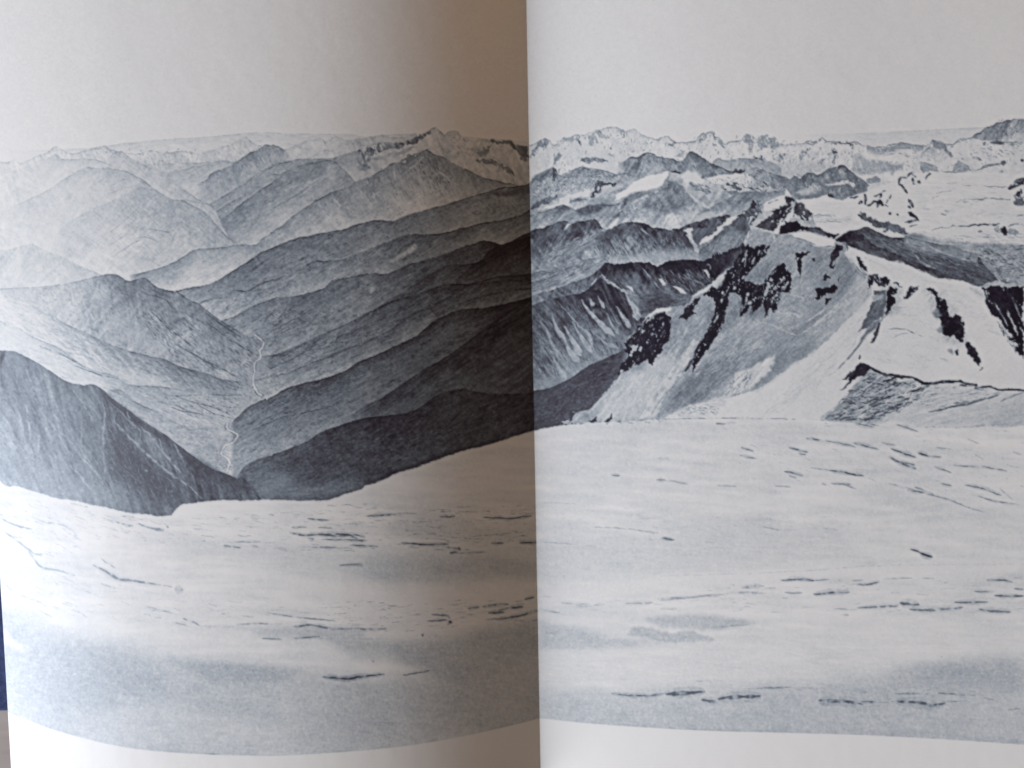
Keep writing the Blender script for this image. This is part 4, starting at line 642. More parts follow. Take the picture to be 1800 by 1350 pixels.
hatch('H 1560,280 1790,250 1790,680 1700,500', 26, 64, (8,22), (1.4,2.8), (130,175), (.6,1), seed=112, side='R', dang=10)
hatch('H 1230,330 1300,430 1390,460 1390,590 1270,540', 14, 65, (4,10), (1,1.8), (100,140), (.5,.9), seed=113, side='R', dang=14)
for q,t in (('D 690,940 720,945 735,985 770,1050 740,1035 705,1010',70),('D 615,850 635,870 630,910',70),('D 780,1080 830,1070 800,1130 770,1162',46),('D 850,1080 880,1070 905,1100 895,1130 860,1110',44),('D 930,1115 960,1110 995,1145',80),('H 910,220 965,260 970,290 930,300 965,345 920,400 885,420 895,320',46),('H 1005,325 1040,250 1110,240 1080,280',62),('H 780,160 820,150 860,200 900,240 850,240',70),
            ('H 1150,260 1195,255 1240,310 1290,340 1305,430 1330,450 1355,425 1390,440 1405,530 1395,605 1360,580 1335,560 1300,575 1260,550 1260,480 1215,435 1220,370 1215,310 1190,280',42),('H 1410,600 1450,620 1500,700 1507,762 1470,740 1420,660',48),('H 1335,660 1365,660 1360,695 1335,690',50),('H 1508,778 1522,780 1515,798',60),('H 830,410 865,390 870,430 845,465',48)):
    poly(q, t, [('r',4,12)], specks=(62,4,1.2,1.5,140), **BR)
poly('H 1185,410 1215,370 1240,430 1210,440', 130, (), warp=2, soft=.8, side='R'); poly('H 1215,520 1260,490 1260,550', 130, (), warp=2, soft=.8, side='R'); poly('H 1300,660 1330,645 1340,690', 140, (), soft=1, side='R')
poly('H 800,340 840,330 890,270 880,400 850,450 800,470 760,510 705,552 760,430', 104, [('h',-62,8,1.5,12)], warp=1.6, side='R'); poly('H 810,270 890,262 880,290 810,300', 96, [('r',4,10)], warp=1.5, side='R')
poly('H 810,300 880,290 870,330 810,330', 150, (), soft=.8, side='R')
poly('H 800,460 860,450 800,530 740,590 700,640', 112, [('h',-60,8,1.5,12)], soft=.7, side='R'); stroke('H 740,590 690,650 640,710 550,805', 3, 100, .7); poly('H 785,610 810,560 832,490 850,480 840,540 805,612', 78, [('r',4,10)], warp=1.2, side='R')
stroke('H 960,360 900,420 850,470', 2.5, 120, .7); stroke('H 900,520 960,515 1030,530 1140,575', 2.2, 120, .7); stroke('H 940,575 1000,550 1060,548', 2, 140, .5); stroke('H 950,380 1020,375', 1.5, 150, .5); stroke('H 1060,630 1090,637', 1.6, 130, .5); stroke('H 1240,710 1300,730', 1.5, 150, .5)
hatch('H 640,30 760,150 790,200 700,160', 20, 50, (6,18), (1.2,3), (95,140), (.3,.7), seed=88)
# black cliff, right edge
poly('H 1525,250 1580,225 1660,240 1720,235 1810,232 1810,700 1780,670 1755,640 1770,620 1720,590 1700,560 1740,570 1700,515 1680,500 1640,440 1600,430 1560,380 1545,330', 38, BT, specks=(64,7,1.5,1.1,160), **BR)
for s in ('H 1600,330 1650,420 1690,490','H 1690,380 1730,470 1760,560','H 1730,300 1760,380 1790,440','H 1560,260 1570,330'): stroke(s, 3.5, 172, .85, side='R', wob=1.6)
hatch('H 1600,440 1700,560 1790,720 1700,620', 26, 60, (5,18), (1.2,3), (70,110), (.4,.8), seed=89); stroke('H 1440,240 1500,280 1540,310', 5, 150, .5, soft=3)
poly('H 1440,240 1540,260 1560,330 1500,300', 168, (), soft=3, side='R', alpha=.6)
# crevassed slope beneath the summit ridge
poly('H 790,775 900,820 1000,838 1100,852 1200,878 1150,930 1060,1000 960,1060 900,1110 860,1145 460,1122 520,1080 620,1000 710,880', 128, [('h',-28,12,2.2,13),('c',4,9),('r',4,9)], soft=4, side='R', alpha=.92, grad=(20,32))
poly('H 1100,880 1400,880 1620,915 1810,925 1810,1165 1500,1170 1050,1160 900,1120 1000,1040', 184, [('h',-14,12,2,5),('c',5,4)], soft=4, side='R', alpha=.9)
hatch('H 780,800 1000,850 1180,885 1080,1000 880,1130 500,1110 640,970', 190, -19, (6,30), (1.6,4.6), (52,84), (.4,.9), seed=90, dang=11, curve=.25)
hatch('H 780,810 1180,890 1080,1000 860,1130 500,1105 640,970', 120, -24, (6,30), (1.4,3.8), (165,190), (.35,.85), seed=91, dang=12, curve=.25)
hatch('H 1050,890 1400,890 1700,940 1500,1000 1100,1060', 60, -14, (8,30), (1.2,3), (110,145), (.25,.6), seed=92, dang=10)
hatch('H 460,1110 640,950 760,800 700,960 560,1100', 70, -42, (10,34), (1,2.4), (100,140), (.25,.6), seed=93, dang=7)
for s,w,t in (('H 1170,1065 1260,1050 1330,1030 1450,1005 1560,975 1640,945',4,85),('H 1190,1065 1280,1040 1400,1010',3,95),('H 1300,1010 1400,1000 1560,975',3,110),('H 1640,1000 1720,960 1800,935',3,120),('H 1690,1100 1800,1080',6,165),('H 1420,1165 1600,1150 1800,1150',3,150)): stroke(s,w,t,.75,side='R')
poly('H 1560,1130 1700,1060 1810,1010 1810,1160 1650,1170', 166, [('h',-20,9,1.8,6)], soft=5, side='R', alpha=.7)
poly('H 720,738 790,770 740,830 700,830 640,880 585,932 650,840 600,855 650,800', 58, [('h',-50,7,1.5,12)], warp=1.8, side='R'); poly('H 720,690 728,700 722,720 712,715', 60, (), warp=1, side='R')
for s,w,t in (('H 740,745 790,768 850,800 900,818 950,822 1000,833 1060,838 1100,850',4.2,55),('H 1080,850 1140,880 1200,878 1280,868 1360,863',5,50),('H 1380,865 1440,880 1490,890',4.5,60),('H 1480,905 1560,895 1620,912 1700,915 1800,922',3.4,65),('H 1380,890 1420,890',3,70),('H 880,860 960,840 1000,850',3,60)): stroke(s,w,t,.95,side='R',taper=False,brk=.22,wob=.9)
# =========================== SNOW FOREGROUND ================================
SN = 'Z -70,820 | E 0,1145 40,1180 130,1185 240,1220 380,1265 480,1280 640,1310 700,1322 | I 600,165 680,170 740,180 800,175 815,150 850,120 930,112 1020,103 1220,100 1400,104 1520,103 1600,75 1680,50 | F 650,1200 680,1175 740,1160 820,1130 900,1090 980,1070 1060,1045 1180,1000 1320,950 1400,930 1500,905 1560,885 1660,850 1790,812 | G 130,1190 200,1172 320,1152 420,1145 520,1138 600,1132 700,1130 800,1122 1000,1112 1250,1108 | H 0,1107 200,1112 460,1124 700,1140 860,1148 940,1150 1100,1170 1300,1172 1500,1168 1700,1165 1820,1155 | Z 1870,748 1870,1420 -70,1420'
poly(SN, 196, [('h',2,40,5,2.2),('h',5,60,9,2.6),('c',9,3.2),('c',3,1.2)], warp=.8, ws=3)
# slight page offset of the snow line is inked along its crest
for s in ('I 1020,103 1220,101 1400,104 1520,103','F 650,1200 680,1175 740,1160 900,1090 1060,1045','G 820,1122 1000,1112 1250,1108 | H 0,1107 300,1115'): stroke(s, 1.4, 90, .6, brk=.9)
for q in ('G 385,1075 400,1068 420,1075 400,1110 380,1130','G 505,1130 540,1110 560,1095 560,1120 530,1138','G 610,1125 640,1110 655,1075 660,1110 640,1135','G 315,1140 340,1130 335,1150'): poly(q, 60, (), warp=1.2, side='R')
hatch('G 320,1130 700,1120 1000,1112 1000,1135 500,1150', 34, 0, (3,8), (.8,1.6), (90,140), (.4,.8), seed=94, side='R')
def tone(q, t, soft, a=.9, tex=(), side=None): poly(q, t, tex, warp=2, soft=soft, alpha=a, side=side)
gx = [('h',4,16,2.2,2.2),('c',5,2.5)]
tone('I -40,590 40,610 100,640 160,700 240,725 360,760 560,780 760,830 1070,865 1200,885 1350,892 1500,905 1700,915 | J 200,1010 500,1000 700,930 860,860 | Z 960,1270 560,1335 300,1335 100,1300 -60,1250', 172, 14, .95, gx, 'L')
tone('I -40,840 60,900 200,980 400,1030 700,1050 1000,1040 1300,1080 1600,1130 | Z 800,1240 700,1250 500,1250 300,1240 120,1215 0,1190', 164, 16, .7, gx, 'L')
tone('I 0,740 40,770 120,800 200,800 330,740 430,750 300,700 180,660 120,650 200,720 150,760', 190, 5, .7)
tone('I 0,950 120,970 420,1040 700,1060 900,1070 1300,1160 1400,1220 1000,1250 700,1250 300,1180 60,1090', 180, 10, .8, gx, 'L')
tone('Z -60,1070 30,1085 70,1110 130,1130 200,1150 330,1190 200,1250 100,1265 -60,1225', 158, 20, .8, gx, 'L')
tone('I -20,745 40,775 110,800 170,800 120,780 60,745 30,690', 192, 3, .8)
tone('I 750,835 900,845 1070,865 1200,880 1340,890 1400,900 1300,960 1000,950', 160, 5, .7, gx, 'L')
tone('J 150,540 250,520 500,510 840,540 840,610 500,620 300,640 150,610 60,570', 168, 12, .85, gx, 'L'); tone('J 250,390 400,380 600,400 840,430 840,470 500,460 300,450', 176, 8, .7, gx, 'L')
tone('J 0,830 150,850 300,850 500,850 650,810 850,770 860,880 840,940 700,1000 500,1020 300,920 100,900', 164, 8, .85, gx, 'L'); tone('J 100,880 300,900 320,920 120,930',184,5,.7,(), 'L'); tone('J 640,1000 780,940 860,890 860,1160 600,1180', 178, 14, .8, gx, 'L')
tone('J 0,720 300,700 560,690 560,740 200,780 0,780', 200, 8, .7, (), 'L'); tone('J 0,600 300,650 600,640 840,640 800,690 400,700 0,690', 201, 10, .8, (), 'L')
tone('I 760,280 1100,300 1500,330 1690,380 1690,440 1300,420 1000,360 800,330', 184, 10, .7, gx, 'L')
tone('I 1160,700 1400,700 1690,700 1690,760 1400,745 1200,740', 172, 4, .8, gx, 'L')
# right page
tone('J 850,500 1000,480 1240,470 | K 300,460 700,470 700,600 300,610 0,640 | J 1000,620 860,640', 188, 14, .8, gx, 'R'); tone('K 0,430 150,440 400,430 440,460 300,480 0,480', 182, 7, .6, gx, 'R')
tone('J 860,775 900,790 960,800 1040,820 1160,845 1240,850 | K 180,885 60,890 | J 1100,890 900,895 860,895', 174, 5, .85, gx, 'R'); tone('K -60,805 20,797 130,793 230,800 350,824 250,838 120,846 0,838', 168, 1.8, .8, gx, 'R'); tone('K -100,840 40,850 120,850 200,882 120,888 0,886 -120,868', 168, 1.6, .8, gx, 'R')
tone('J 860,760 1000,765 1150,775 1180,785 1080,800 960,790', 200, 3, .7, (), 'R')
tone('J 860,1060 1150,1080 1240,1040 | K 200,1050 500,1040 760,1010 900,970 1329,940 1400,1290 0,1240 | J 860,1180', 172, 16, .9, gx, 'R'); tone('K 820,1020 1000,980 1329,950 1329,1060 1000,1050', 158, 12, .6, gx, 'R'); tone('K 0,1130 400,1140 900,1150 1329,1190 1329,1270 600,1230 0,1215', 172, 8, .7, gx, 'R'); tone('J 865,1140 1240,1190 | K 700,1222 1329,1265 1329,1240 700,1205 0,1200',166,3,.7,gx,'R')
tone('J 860,900 1100,900 1240,910 | K 400,880 900,860 1329,880 1329,930 800,960 500,1010 0,1030 | J 1000,1040 860,1030', 196, 10, .8, gx, 'R'); tone('K 1250,640 1329,620 1329,660', 165, 3, .6, (), 'R')
tone('K 0,640 400,632 800,610 1329,605 1329,640 900,640 400,660 0,700 | J 860,720 860,660', 201, 5, .7, (), 'R'); stroke('K 0,648 400,636 800,612 1329,606', 1.2, 165, .5, side='R')
# crevasses: (path, width, tone)
CV = [('I 0,182 40,205 90,225 150,240',3,120),('I 5,240 60,275 120,320 160,350 200,356',3.4,125),('I 130,340 160,380 185,410 230,425 290,435 350,455',3.6,115),('I 430,405 490,435 550,470 600,475 660,485 745,498',3.8,100),('I 740,498 800,508',1.4,120),('I 812,518 830,520 850,522',5,85),('I 470,375 500,395 538,420',2.2,110),('I 470,490 535,515',2,130),('I 150,180 210,205 280,215 330,240 360,268',2,145),('I 0,470 60,525 130,560 200,580',2.4,150),('I 330,118 410,135',2,130),('I 515,195 620,225',2.2,115),('I 565,175 625,185',2,110),('I 640,210 700,232 765,248',2.4,95),('I 700,235 760,240',2.4,95),('I 775,222 785,228',2,100),
      ('I 1350,255 1420,266 1480,262 1560,270 1640,262 1694,275',2.8,52),('I 1430,280 1462,284',2.4,60),('I 1360,230 1430,228',1.8,80),('I 1430,188 1500,196',1.8,75),('I 1510,232 1545,232',1.4,90),('I 1040,315 1120,327',2.6,100),('I 1090,300 1210,297',1.6,100),('I 1170,316 1200,320',2,100),('I 1290,330 1335,338',2,95),('I 1630,290 1690,294',2,70),('I 1440,320 1640,326',1.6,95),('I 1640,312 1690,314',2,65),('I 1120,640 1180,648',1.5,120),('I 1240,628 1400,650 1570,666',1.6,90),('I 1100,682 1200,678 1280,682',2.2,110),('I 1365,692 1430,685 1480,690 1525,702',4,75),('I 1530,704 1690,700',2,85),('I 850,655 900,670 930,688',3,110),('I 800,672 870,686',1.8,125),('I 680,600 760,620 812,632',2,130),('I 930,690 1090,692',1.4,130),('I 1220,748 1310,751',1.6,80),('I 1370,745 1490,738',2,75),('I 1500,925 1560,925 1610,934 1694,918',3.6,48),('I 1580,402 1690,405',1.8,90),('I 970,585 1010,600',2,150),('I 45,650 110,690 180,712',2.4,150),('I 60,1000 110,1020',2,150),('I 1140,1248 1300,1240',2,140),('I 950,1280 1020,1284',2,120),
      ('J 0,385 40,386',1.8,70),('J 0,412 50,414',1.2,90),('J 190,369 220,366 300,363',2.4,55),('J 470,372 530,371',2.6,55),('J 475,352 515,350',1.6,75),('J 540,352 620,352',1,100),('J 300,358 380,360',1,100),('J 640,374 700,374 740,379 830,366',2.6,60),('J 0,440 100,440 150,456',2.6,55),('J 20,460 190,466',1.8,70),('J 320,474 420,480 505,476',2.6,50),('J 500,490 552,498',1.8,60),('J 510,512 552,512',2.6,45),('J 545,488 552,505',1.8,55),('J 550,514 650,510',1.6,75),('J 670,477 720,475',2,60),('J 780,474 850,470',2.6,45),('J 0,490 65,491',1.6,80),('J 120,482 230,487',1.6,65),('J 80,562 165,555',1.8,85),('J 590,450 800,430',1,110),
      ('J 580,730 625,725',3,60),('J 640,722 700,714 740,712',3.6,75),('J 740,726 795,724',3,60),('J 700,735 740,727',2,70),('J 800,692 838,682',2.6,70),('J 660,746 720,741',3,60),('J 690,772 780,756 855,735',3,62),('J 650,772 760,765',1.6,85),('J 420,778 500,774',2.2,75),('J 440,752 500,757 512,772',2,75),('J 508,776 516,784',5,50),('J 160,812 265,808',2.4,75),('J 0,800 60,805',1.8,95),('J 402,832 408,834',3,45),('J 30,997 110,1001 160,993 255,984',3.6,48),('J 330,987 430,970',2.2,70),('J 210,933 214,934',2,60),('J 230,1170 320,1172',1.6,130),('J 860,736 940,746',1.6,110),('J 885,822 915,825',2.2,130),('J 0,845 300,850',1,130),
      ('J 1140,210 1172,212',1.8,80),('J 1312,231 1348,230',2,75),('J 1370,232 1435,246',1.4,95),('J 1335,456 1384,463',2.8,70),('J 1320,148 1365,146',3,140),('J 940,706 1055,711',2.4,150),('J 1000,718 1060,720',2,150),('J 1070,715 1110,712',2,140),('J 1190,712 1300,706',3.4,140),('J 1320,692 1440,684',2.4,110),('J 1060,412 1180,418 1320,435',1.3,120),('J 1250,380 1360,375',3,165),('J 870,318 1000,322',1.2,150),('J 860,470 900,474 1010,480',1.2,130),
      ('J 1140,1060 1200,1067 1280,1071 1335,1063',3,60),('J 1300,1064 1350,1062',1,90),('K 20,1080 90,1075 162,1070',6.5,58),('K 150,1100 190,1106 217,1103',4.6,70),('K 212,1097 280,1091 368,1086',7,64),('K 320,1062 400,1058 478,1056',2,95),('K 480,1056 640,1058',1,130),('K 580,1104 660,1105 720,1114 738,1118',6.5,52),('K 735,1108 788,1108',3.6,70),('K 790,1108 860,1106',1.2,100),('K 862,1106 950,1110 990,1120 1040,1112',6.5,60),('K 1040,1106 1125,1103',2,105),('K 855,1079 915,1077 978,1078',3,112),('K 1015,1076 1045,1078 1078,1080',2.6,85),('K 1080,1083 1150,1085',2,105),('K 1180,1092 1222,1101',2,120),('K 1270,1136 1318,1132',3,120),('K 960,1065 990,1062',1.4,120),
      ('K 912,552 935,557 950,565',2.2,50),('K 948,564 965,572 992,579',4,38),('K 440,665 520,661 562,666',3.6,80),('K 565,665 618,661',2,105),('K 560,714 620,708 692,706',3.8,66),('K 296,690 340,686 380,688',3,92),('K 380,692 425,692',1.8,120),('K 240,714 300,708 385,711',2.2,120),('K 455,708 520,711',2.8,115),('K 718,682 760,680 800,672',2.8,82),('K 700,666 745,664',1.6,105),('K 720,766 800,760 868,757',3.6,92),('K 876,746 910,750 945,752',5.4,68),('K 910,768 990,772 1105,762',4.6,88),('K 1075,744 1195,744',3,70),('K 1165,770 1215,777 1280,780',4.2,84),('K 1195,664 1250,663 1288,671',3,75),('K 1220,721 1329,722',2.8,62),('K 1145,704 1218,706',2.6,95),('K 630,770 720,770',1.6,130),('K 660,790 690,791',2,130),('K 960,656 1000,658',1.8,120),('K 820,660 920,655',1.2,125),('K 0,738 130,725 200,716',2.2,125),('K 0,770 60,768',2.4,140),('K 100,728 250,714',2.2,135),('K 1290,695 1329,697',2.4,110),('K 190,836 330,825',2,130),
      ('K 535,147 560,148 600,157',2,62),('K 600,154 670,165 718,179',2,88),('K 640,165 690,172',2.2,100),('K 705,162 740,172 798,188',2.4,62),('K 845,185 880,198 935,217',3,48),('K 942,199 980,210',2.8,40),('K 975,211 1028,215',2,75),('K 835,213 880,235 935,256',3.4,68),('K 855,228 930,242',2.6,70),('K 470,179 540,196',2.2,62),('K 505,200 532,204',2.4,55),('K 295,180 342,192',1.8,85),('K 295,208 350,219',2,85),('K 550,252 640,265',1.4,110),('K 620,264 680,272 745,283',2.4,55),('K 455,268 485,272 522,283',2.4,60),('K 470,282 500,290',3,110),('K 625,311 695,314',2,72),('K 660,310 712,330',1.6,95),('K 820,310 900,328 960,345 1050,370 1130,400 1185,416',1.8,105),('K 905,334 965,346',3.4,84),('K 930,322 1000,352',1.6,75),('K 1028,311 1065,321',2.4,80),('K 1112,317 1180,330 1245,356',2.4,72),('K 1160,357 1220,375 1300,386',1.8,85),('K 1070,245 1165,252',2,90),('K 1175,249 1265,266',2,85),('K 1000,247 1062,272',1.8,82),('K 715,92 782,106',2.4,75),('K 750,92 800,100',2,80),('K 860,95 900,104 942,121',2.2,78),('K 205,92 240,93',2,75),('K 245,90 275,89',1.4,95),('K 810,160 860,170',2,105),('K 820,165 850,170',3,130),('K 1010,180 1060,186',2,110),('K 1110,145 1165,164',1.4,115),('K 1290,196 1320,208',1.6,110),('K 210,318 280,322',1.6,100),('K 420,318 475,325',1.6,110),('K 590,312 620,318',2,120),('K 0,298 100,310',1.2,120),('K 0,514 45,516',2,75),('K 280,448 410,440',3,160),('K 370,466 435,480',1.6,120),('K 590,474 650,480',2.4,150),('K 1240,330 1290,372',1.2,120),('K 120,236 220,243',2.4,165),('K 1150,205 1180,225',1.3,125),('K 360,330 440,345',3,165)]
for i,(s,w,t) in enumerate(CV):
    l = s.startswith('I') or (s.startswith('J') and float(s.split()[1].split(',')[0]) < 850)
    stroke(s, w*3.2, min(t+70, 180), .32, brk=.3, side='L' if l else 'R', soft=3.5, wob=.6, n=5)
    stroke(s, w*.8, t+22, .78, brk=.5, side='L' if l else 'R', asym=.4, wob=.55, soft=.9, n=7)
def dirL(x, y): return np.interp(x, [0,150,320,500], [28,20,8,2])*np.interp(y, [880,1250], [1,1])
hatch('I 0,80 300,130 700,190 1690,140 1690,340 1000,330 500,280 200,420 0,200', 150, dirL, (8,36), (.8,1.8), (125,165), (.2,.6), seed=95, side='L', dang=5)
hatch('J 0,320 830,330 830,500 0,510', 120, 2, (8,36), (.7,1.6), (85,140), (.2,.65), seed=96, side='L', dang=3)
hatch('J 0,700 830,690 850,780 300,820 0,810', 70, -4, (8,34), (.7,1.8), (95,150), (.2,.6), seed=97, side='L', dang=5)
hatch('I 0,300 300,440 800,540 1690,640 1690,760 800,690 200,640 0,480', 90, dirL, (10,44), (.7,1.8), (135,170), (.2,.55), seed=98, side='L', dang=5)
hatch('K 200,80 1329,110 1329,400 900,330 300,300', 130, 16, (6,26), (.7,1.6), (110,160), (.12,.38), seed=99, side='R', dang=6)
hatch('J 860,290 1240,340 | K 700,420 600,560 0,560 | J 860,480', 110, 4, (10,44), (.8,2), (150,175), (.12,.38), seed=100, side='R', dang=5)
hatch('J 870,680 1240,700 | K 400,660 1329,640 1329,790 400,780 0,780 | J 870,740', 100, -2, (8,34), (.8,2), (120,165), (.12,.38), seed=101, side='R', dang=5)
hatch('K 0,1030 1329,1040 1329,1130 0,1120', 60, 2, (8,34), (.8,2), (120,155), (.12,.38), seed=102, side='R', dang=4)
# small printing specks
for x,y in ((936,166),(1040,1292),(1654,1154),(192*.452+560,833),(1500,1330),(700,1220)): stroke([(x-1,y),(x+1,y+.5)], 2, 90, .8)
# ============================ PRINT EDGE ====================================
EDGE = [(-70,1215),(20,1254.5),(45,1264),(100,1284.5),(200,1310),(300,1322.5),(450,1328.5),(560,1325),(700,1313),(800,1297),(900,1275),(948,1262.5),(1000,1268),(1060,1273.5),(1150,1279.5),(1240,1284.5),(1350,1287.5),(1500,1291.5),(1650,1299),(1800,1309),(1870,1314)]
def PRINT_TONE():
    t = TONE+.4*(TONE-blur(TONE, 4))+.7*(TONE-blur(TONE, 1.5))
    t = np.clip(t, 20, 206)
    X, Y = np.meshgrid(np.arange(PW, dtype=np.float32)-OX, np.arange(PH, dtype=np.float32)-OY)
    mid = np.clip((203-t)/45, 0, 1)*np.clip((t-10)/60, .25, 1)
    t = t+(6.5*mid+1.3)*smp(NF, X/.8, Y/.8)+(5*mid+.8)*smp(NG, X, Y)+3*mid*smp(NR, X/1.2+99, Y/1.2)
    t = blur(t, .6)*.5+t*.5
    e = np.array(EDGE); e = np.vstack([smooth(e[:12], 6), smooth(e[11:], 6)[1:]]); ye = np.interp(X[0], e[:, 0], e[:, 1])[None]
    d = ye-Y
    t = t-10*np.exp(-np.abs(d-2.2)/1.5)*(.7+.5*smp(NF, X/5, Y/5))*(d > 0)
    a = np.clip(d+.5, 0, 1)
    return t*a+203.8*(1-a)

# ---------------------------------------------------------------------------
#  THE PLACE: an open book on a table by a window, seen from straight above.
#  Page units (pu): 1 pu = 0.27 mm.  p runs right from the gutter, q down the page.
# ---------------------------------------------------------------------------
import bpy
S = 0.00027
HC = 1500.0            # camera height above the gutter line, pu
PC = -38.0             # camera foot point, p
ROLL = 0.0185
scene = bpy.context.scene
col = scene.collection

def link(name, me, mat=None, parent=None):
    o = bpy.data.objects.new(name, me); col.objects.link(o)
    if mat: me.materials.append(mat)
    if parent: o.parent = parent
    return o
def tag(o, label=None, cat=None, kind=None):
    if label: o['label'] = label
    if cat: o['category'] = cat
    if kind: o['kind'] = kind
    return o

# ---- page curvature (measured from the sag of the straight lower print edge)
def to_plan(pa, z): return (np.asarray(pa)-PC)*(HC-np.asarray(z))/HC+PC
def profile(knots, slopes, sgn):
    """integrate a smooth slope curve dz/dp away from the gutter"""
    t = np.linspace(0, abs(knots[-1]), 2400)
    sl = np.interp(t, np.abs(knots), slopes)
    k = np.hanning(161); k /= k.sum()
    sl = np.convolve(np.pad(sl, 80, mode='edge'), k, mode='valid')
    z = np.r_[0, np.cumsum((sl[1:]+sl[:-1])/2*np.diff(t))*sgn]
    return t, z
LT, LZ = profile([0, -110, -170, -245, -335, -435, -560, -640, -720, -820, -900, -1100], [-.52, -.45, -.35, -.21, -.09, -.01, .05, .11, .17, .23, .28, .32], -1)
RT, RZ = profile([0, 60, 150, 300, 500, 850, 1100], [.31, .28, .21, .15, .11, .12, .12], 1)
def zL(p, q=400.):
    p = np.asarray(p, float); q = np.asarray(q, float)
    curl = np.interp(-p, LT, LZ)
    flat = np.interp(600., LT, LZ)
    f = np.clip(.60+.22*(q+700)/1100., .55, .86); f = f*f*(3-2*f) if False else f
    far = np.clip((-p-480)/240., 0, 1); far = far*far*(3-2*far)
    z = curl+far*(1-f)*(np.interp(480., LT, LZ)-curl)*.9
    return z
def zR(p, q=0.):
    p = np.asarray(p, float)
    return np.interp(p, RT, RZ)+.25
def fore_edge(q):
    """p of the outer edge of the left page: it is not quite parallel to the gutter"""
    q = np.asarray(q, float); z = zL(np.full_like(q, -950.), q)
    return PC+(-914+.048*np.clip(q, -400, 900))*(HC-z)/HC
P_FORE = float(fore_edge(np.array([-740.]))[0])
ROWQ0, ROWQ1, PITCH = -740., 700., 1.5

def arc_columns(zf, p0, p1):
    t = np.linspace(p0, p1, 6000); z = zf(t)
    L = np.r_[0, np.cumsum(np.hypot(np.diff(t), np.diff(z)))]
    n = int(L[-1]/PITCH)
    return np.interp(np.linspace(0, L[-1], n), L, t)

INK = np.array([0, 25, 38, 60, 100, 150, 190, 203, 205, 260.])
INKC = np.array([[16,11,19],[21,15,26],[34,28,40],[57,54,63],[92,99,109],[143,150,158],[188,189,191],[203,201,201],[205,203,202],[207,205,204]], float)
def s2l(c):
    c = np.asarray(c, float)/255.
    return np.where(c <= .04045, c/12.92, ((c+.055)/1.055)**2.4)
PAPER = np.array([.87, .805, .71])
def ink(t):
    c = np.stack([np.interp(t, INK, INKC[:, i]) for i in range(3)], -1)
    return s2l(c)/s2l(205.)*PAPER

PT = PRINT_TONE()
def print_at(p, q, z):
    """tone of the print at a point of the page (rectified once, page by page)"""
    k = HC/(HC-z)
    pa = (p-PC)*k; qa = q*k
    X = 900+(pa+ROLL*qa)/(1+ROLL**2); Y = 675+(qa-ROLL*pa)/(1+ROLL**2)
    u = np.clip(X+OX, 0, PW-1.01); v = np.clip(Y+OY, 0, PH-1.01)
    iu = u.astype(int); iv = v.astype(int); fu = u-iu; fv = v-iv
    t = (PT[iv, iu]*(1-fu)+PT[iv, iu+1]*fu)*(1-fv)+(PT[iv+1, iu]*(1-fu)+PT[iv+1, iu+1]*fu)*fv
    return t

def grid_mesh(name, P, Q, Z, color=None):
    r, c = P.shape
    me = bpy.data.meshes.new(name)
    co = np.stack([P*S, -Q*S, Z*S], -1).astype(np.float32).reshape(-1)
    me.vertices.add(r*c); me.vertices.foreach_set('co', co)
    i = np.arange(r*c, dtype=np.int32).reshape(r, c)
    f = np.stack([i[:-1, :-1], i[1:, :-1], i[1:, 1:], i[:-1, 1:]], -1).reshape(-1)
    n = (r-1)*(c-1)
    me.loops.add(4*n); me.loops.foreach_set('vertex_index', f)
    me.polygons.add(n); me.polygons.foreach_set('loop_start', np.arange(0, 4*n, 4, dtype=np.int32))
    me.polygons.foreach_set('use_smooth', np.ones(n, bool))
    me.update(calc_edges=True)
    if color is not None:
        at = me.color_attributes.new('print', 'FLOAT_COLOR', 'POINT')
        rgba = np.ones((r*c, 4), np.float32); rgba[:, :3] = color.reshape(-1, 3)
        at.data.foreach_set('color', rgba.reshape(-1))
    return me

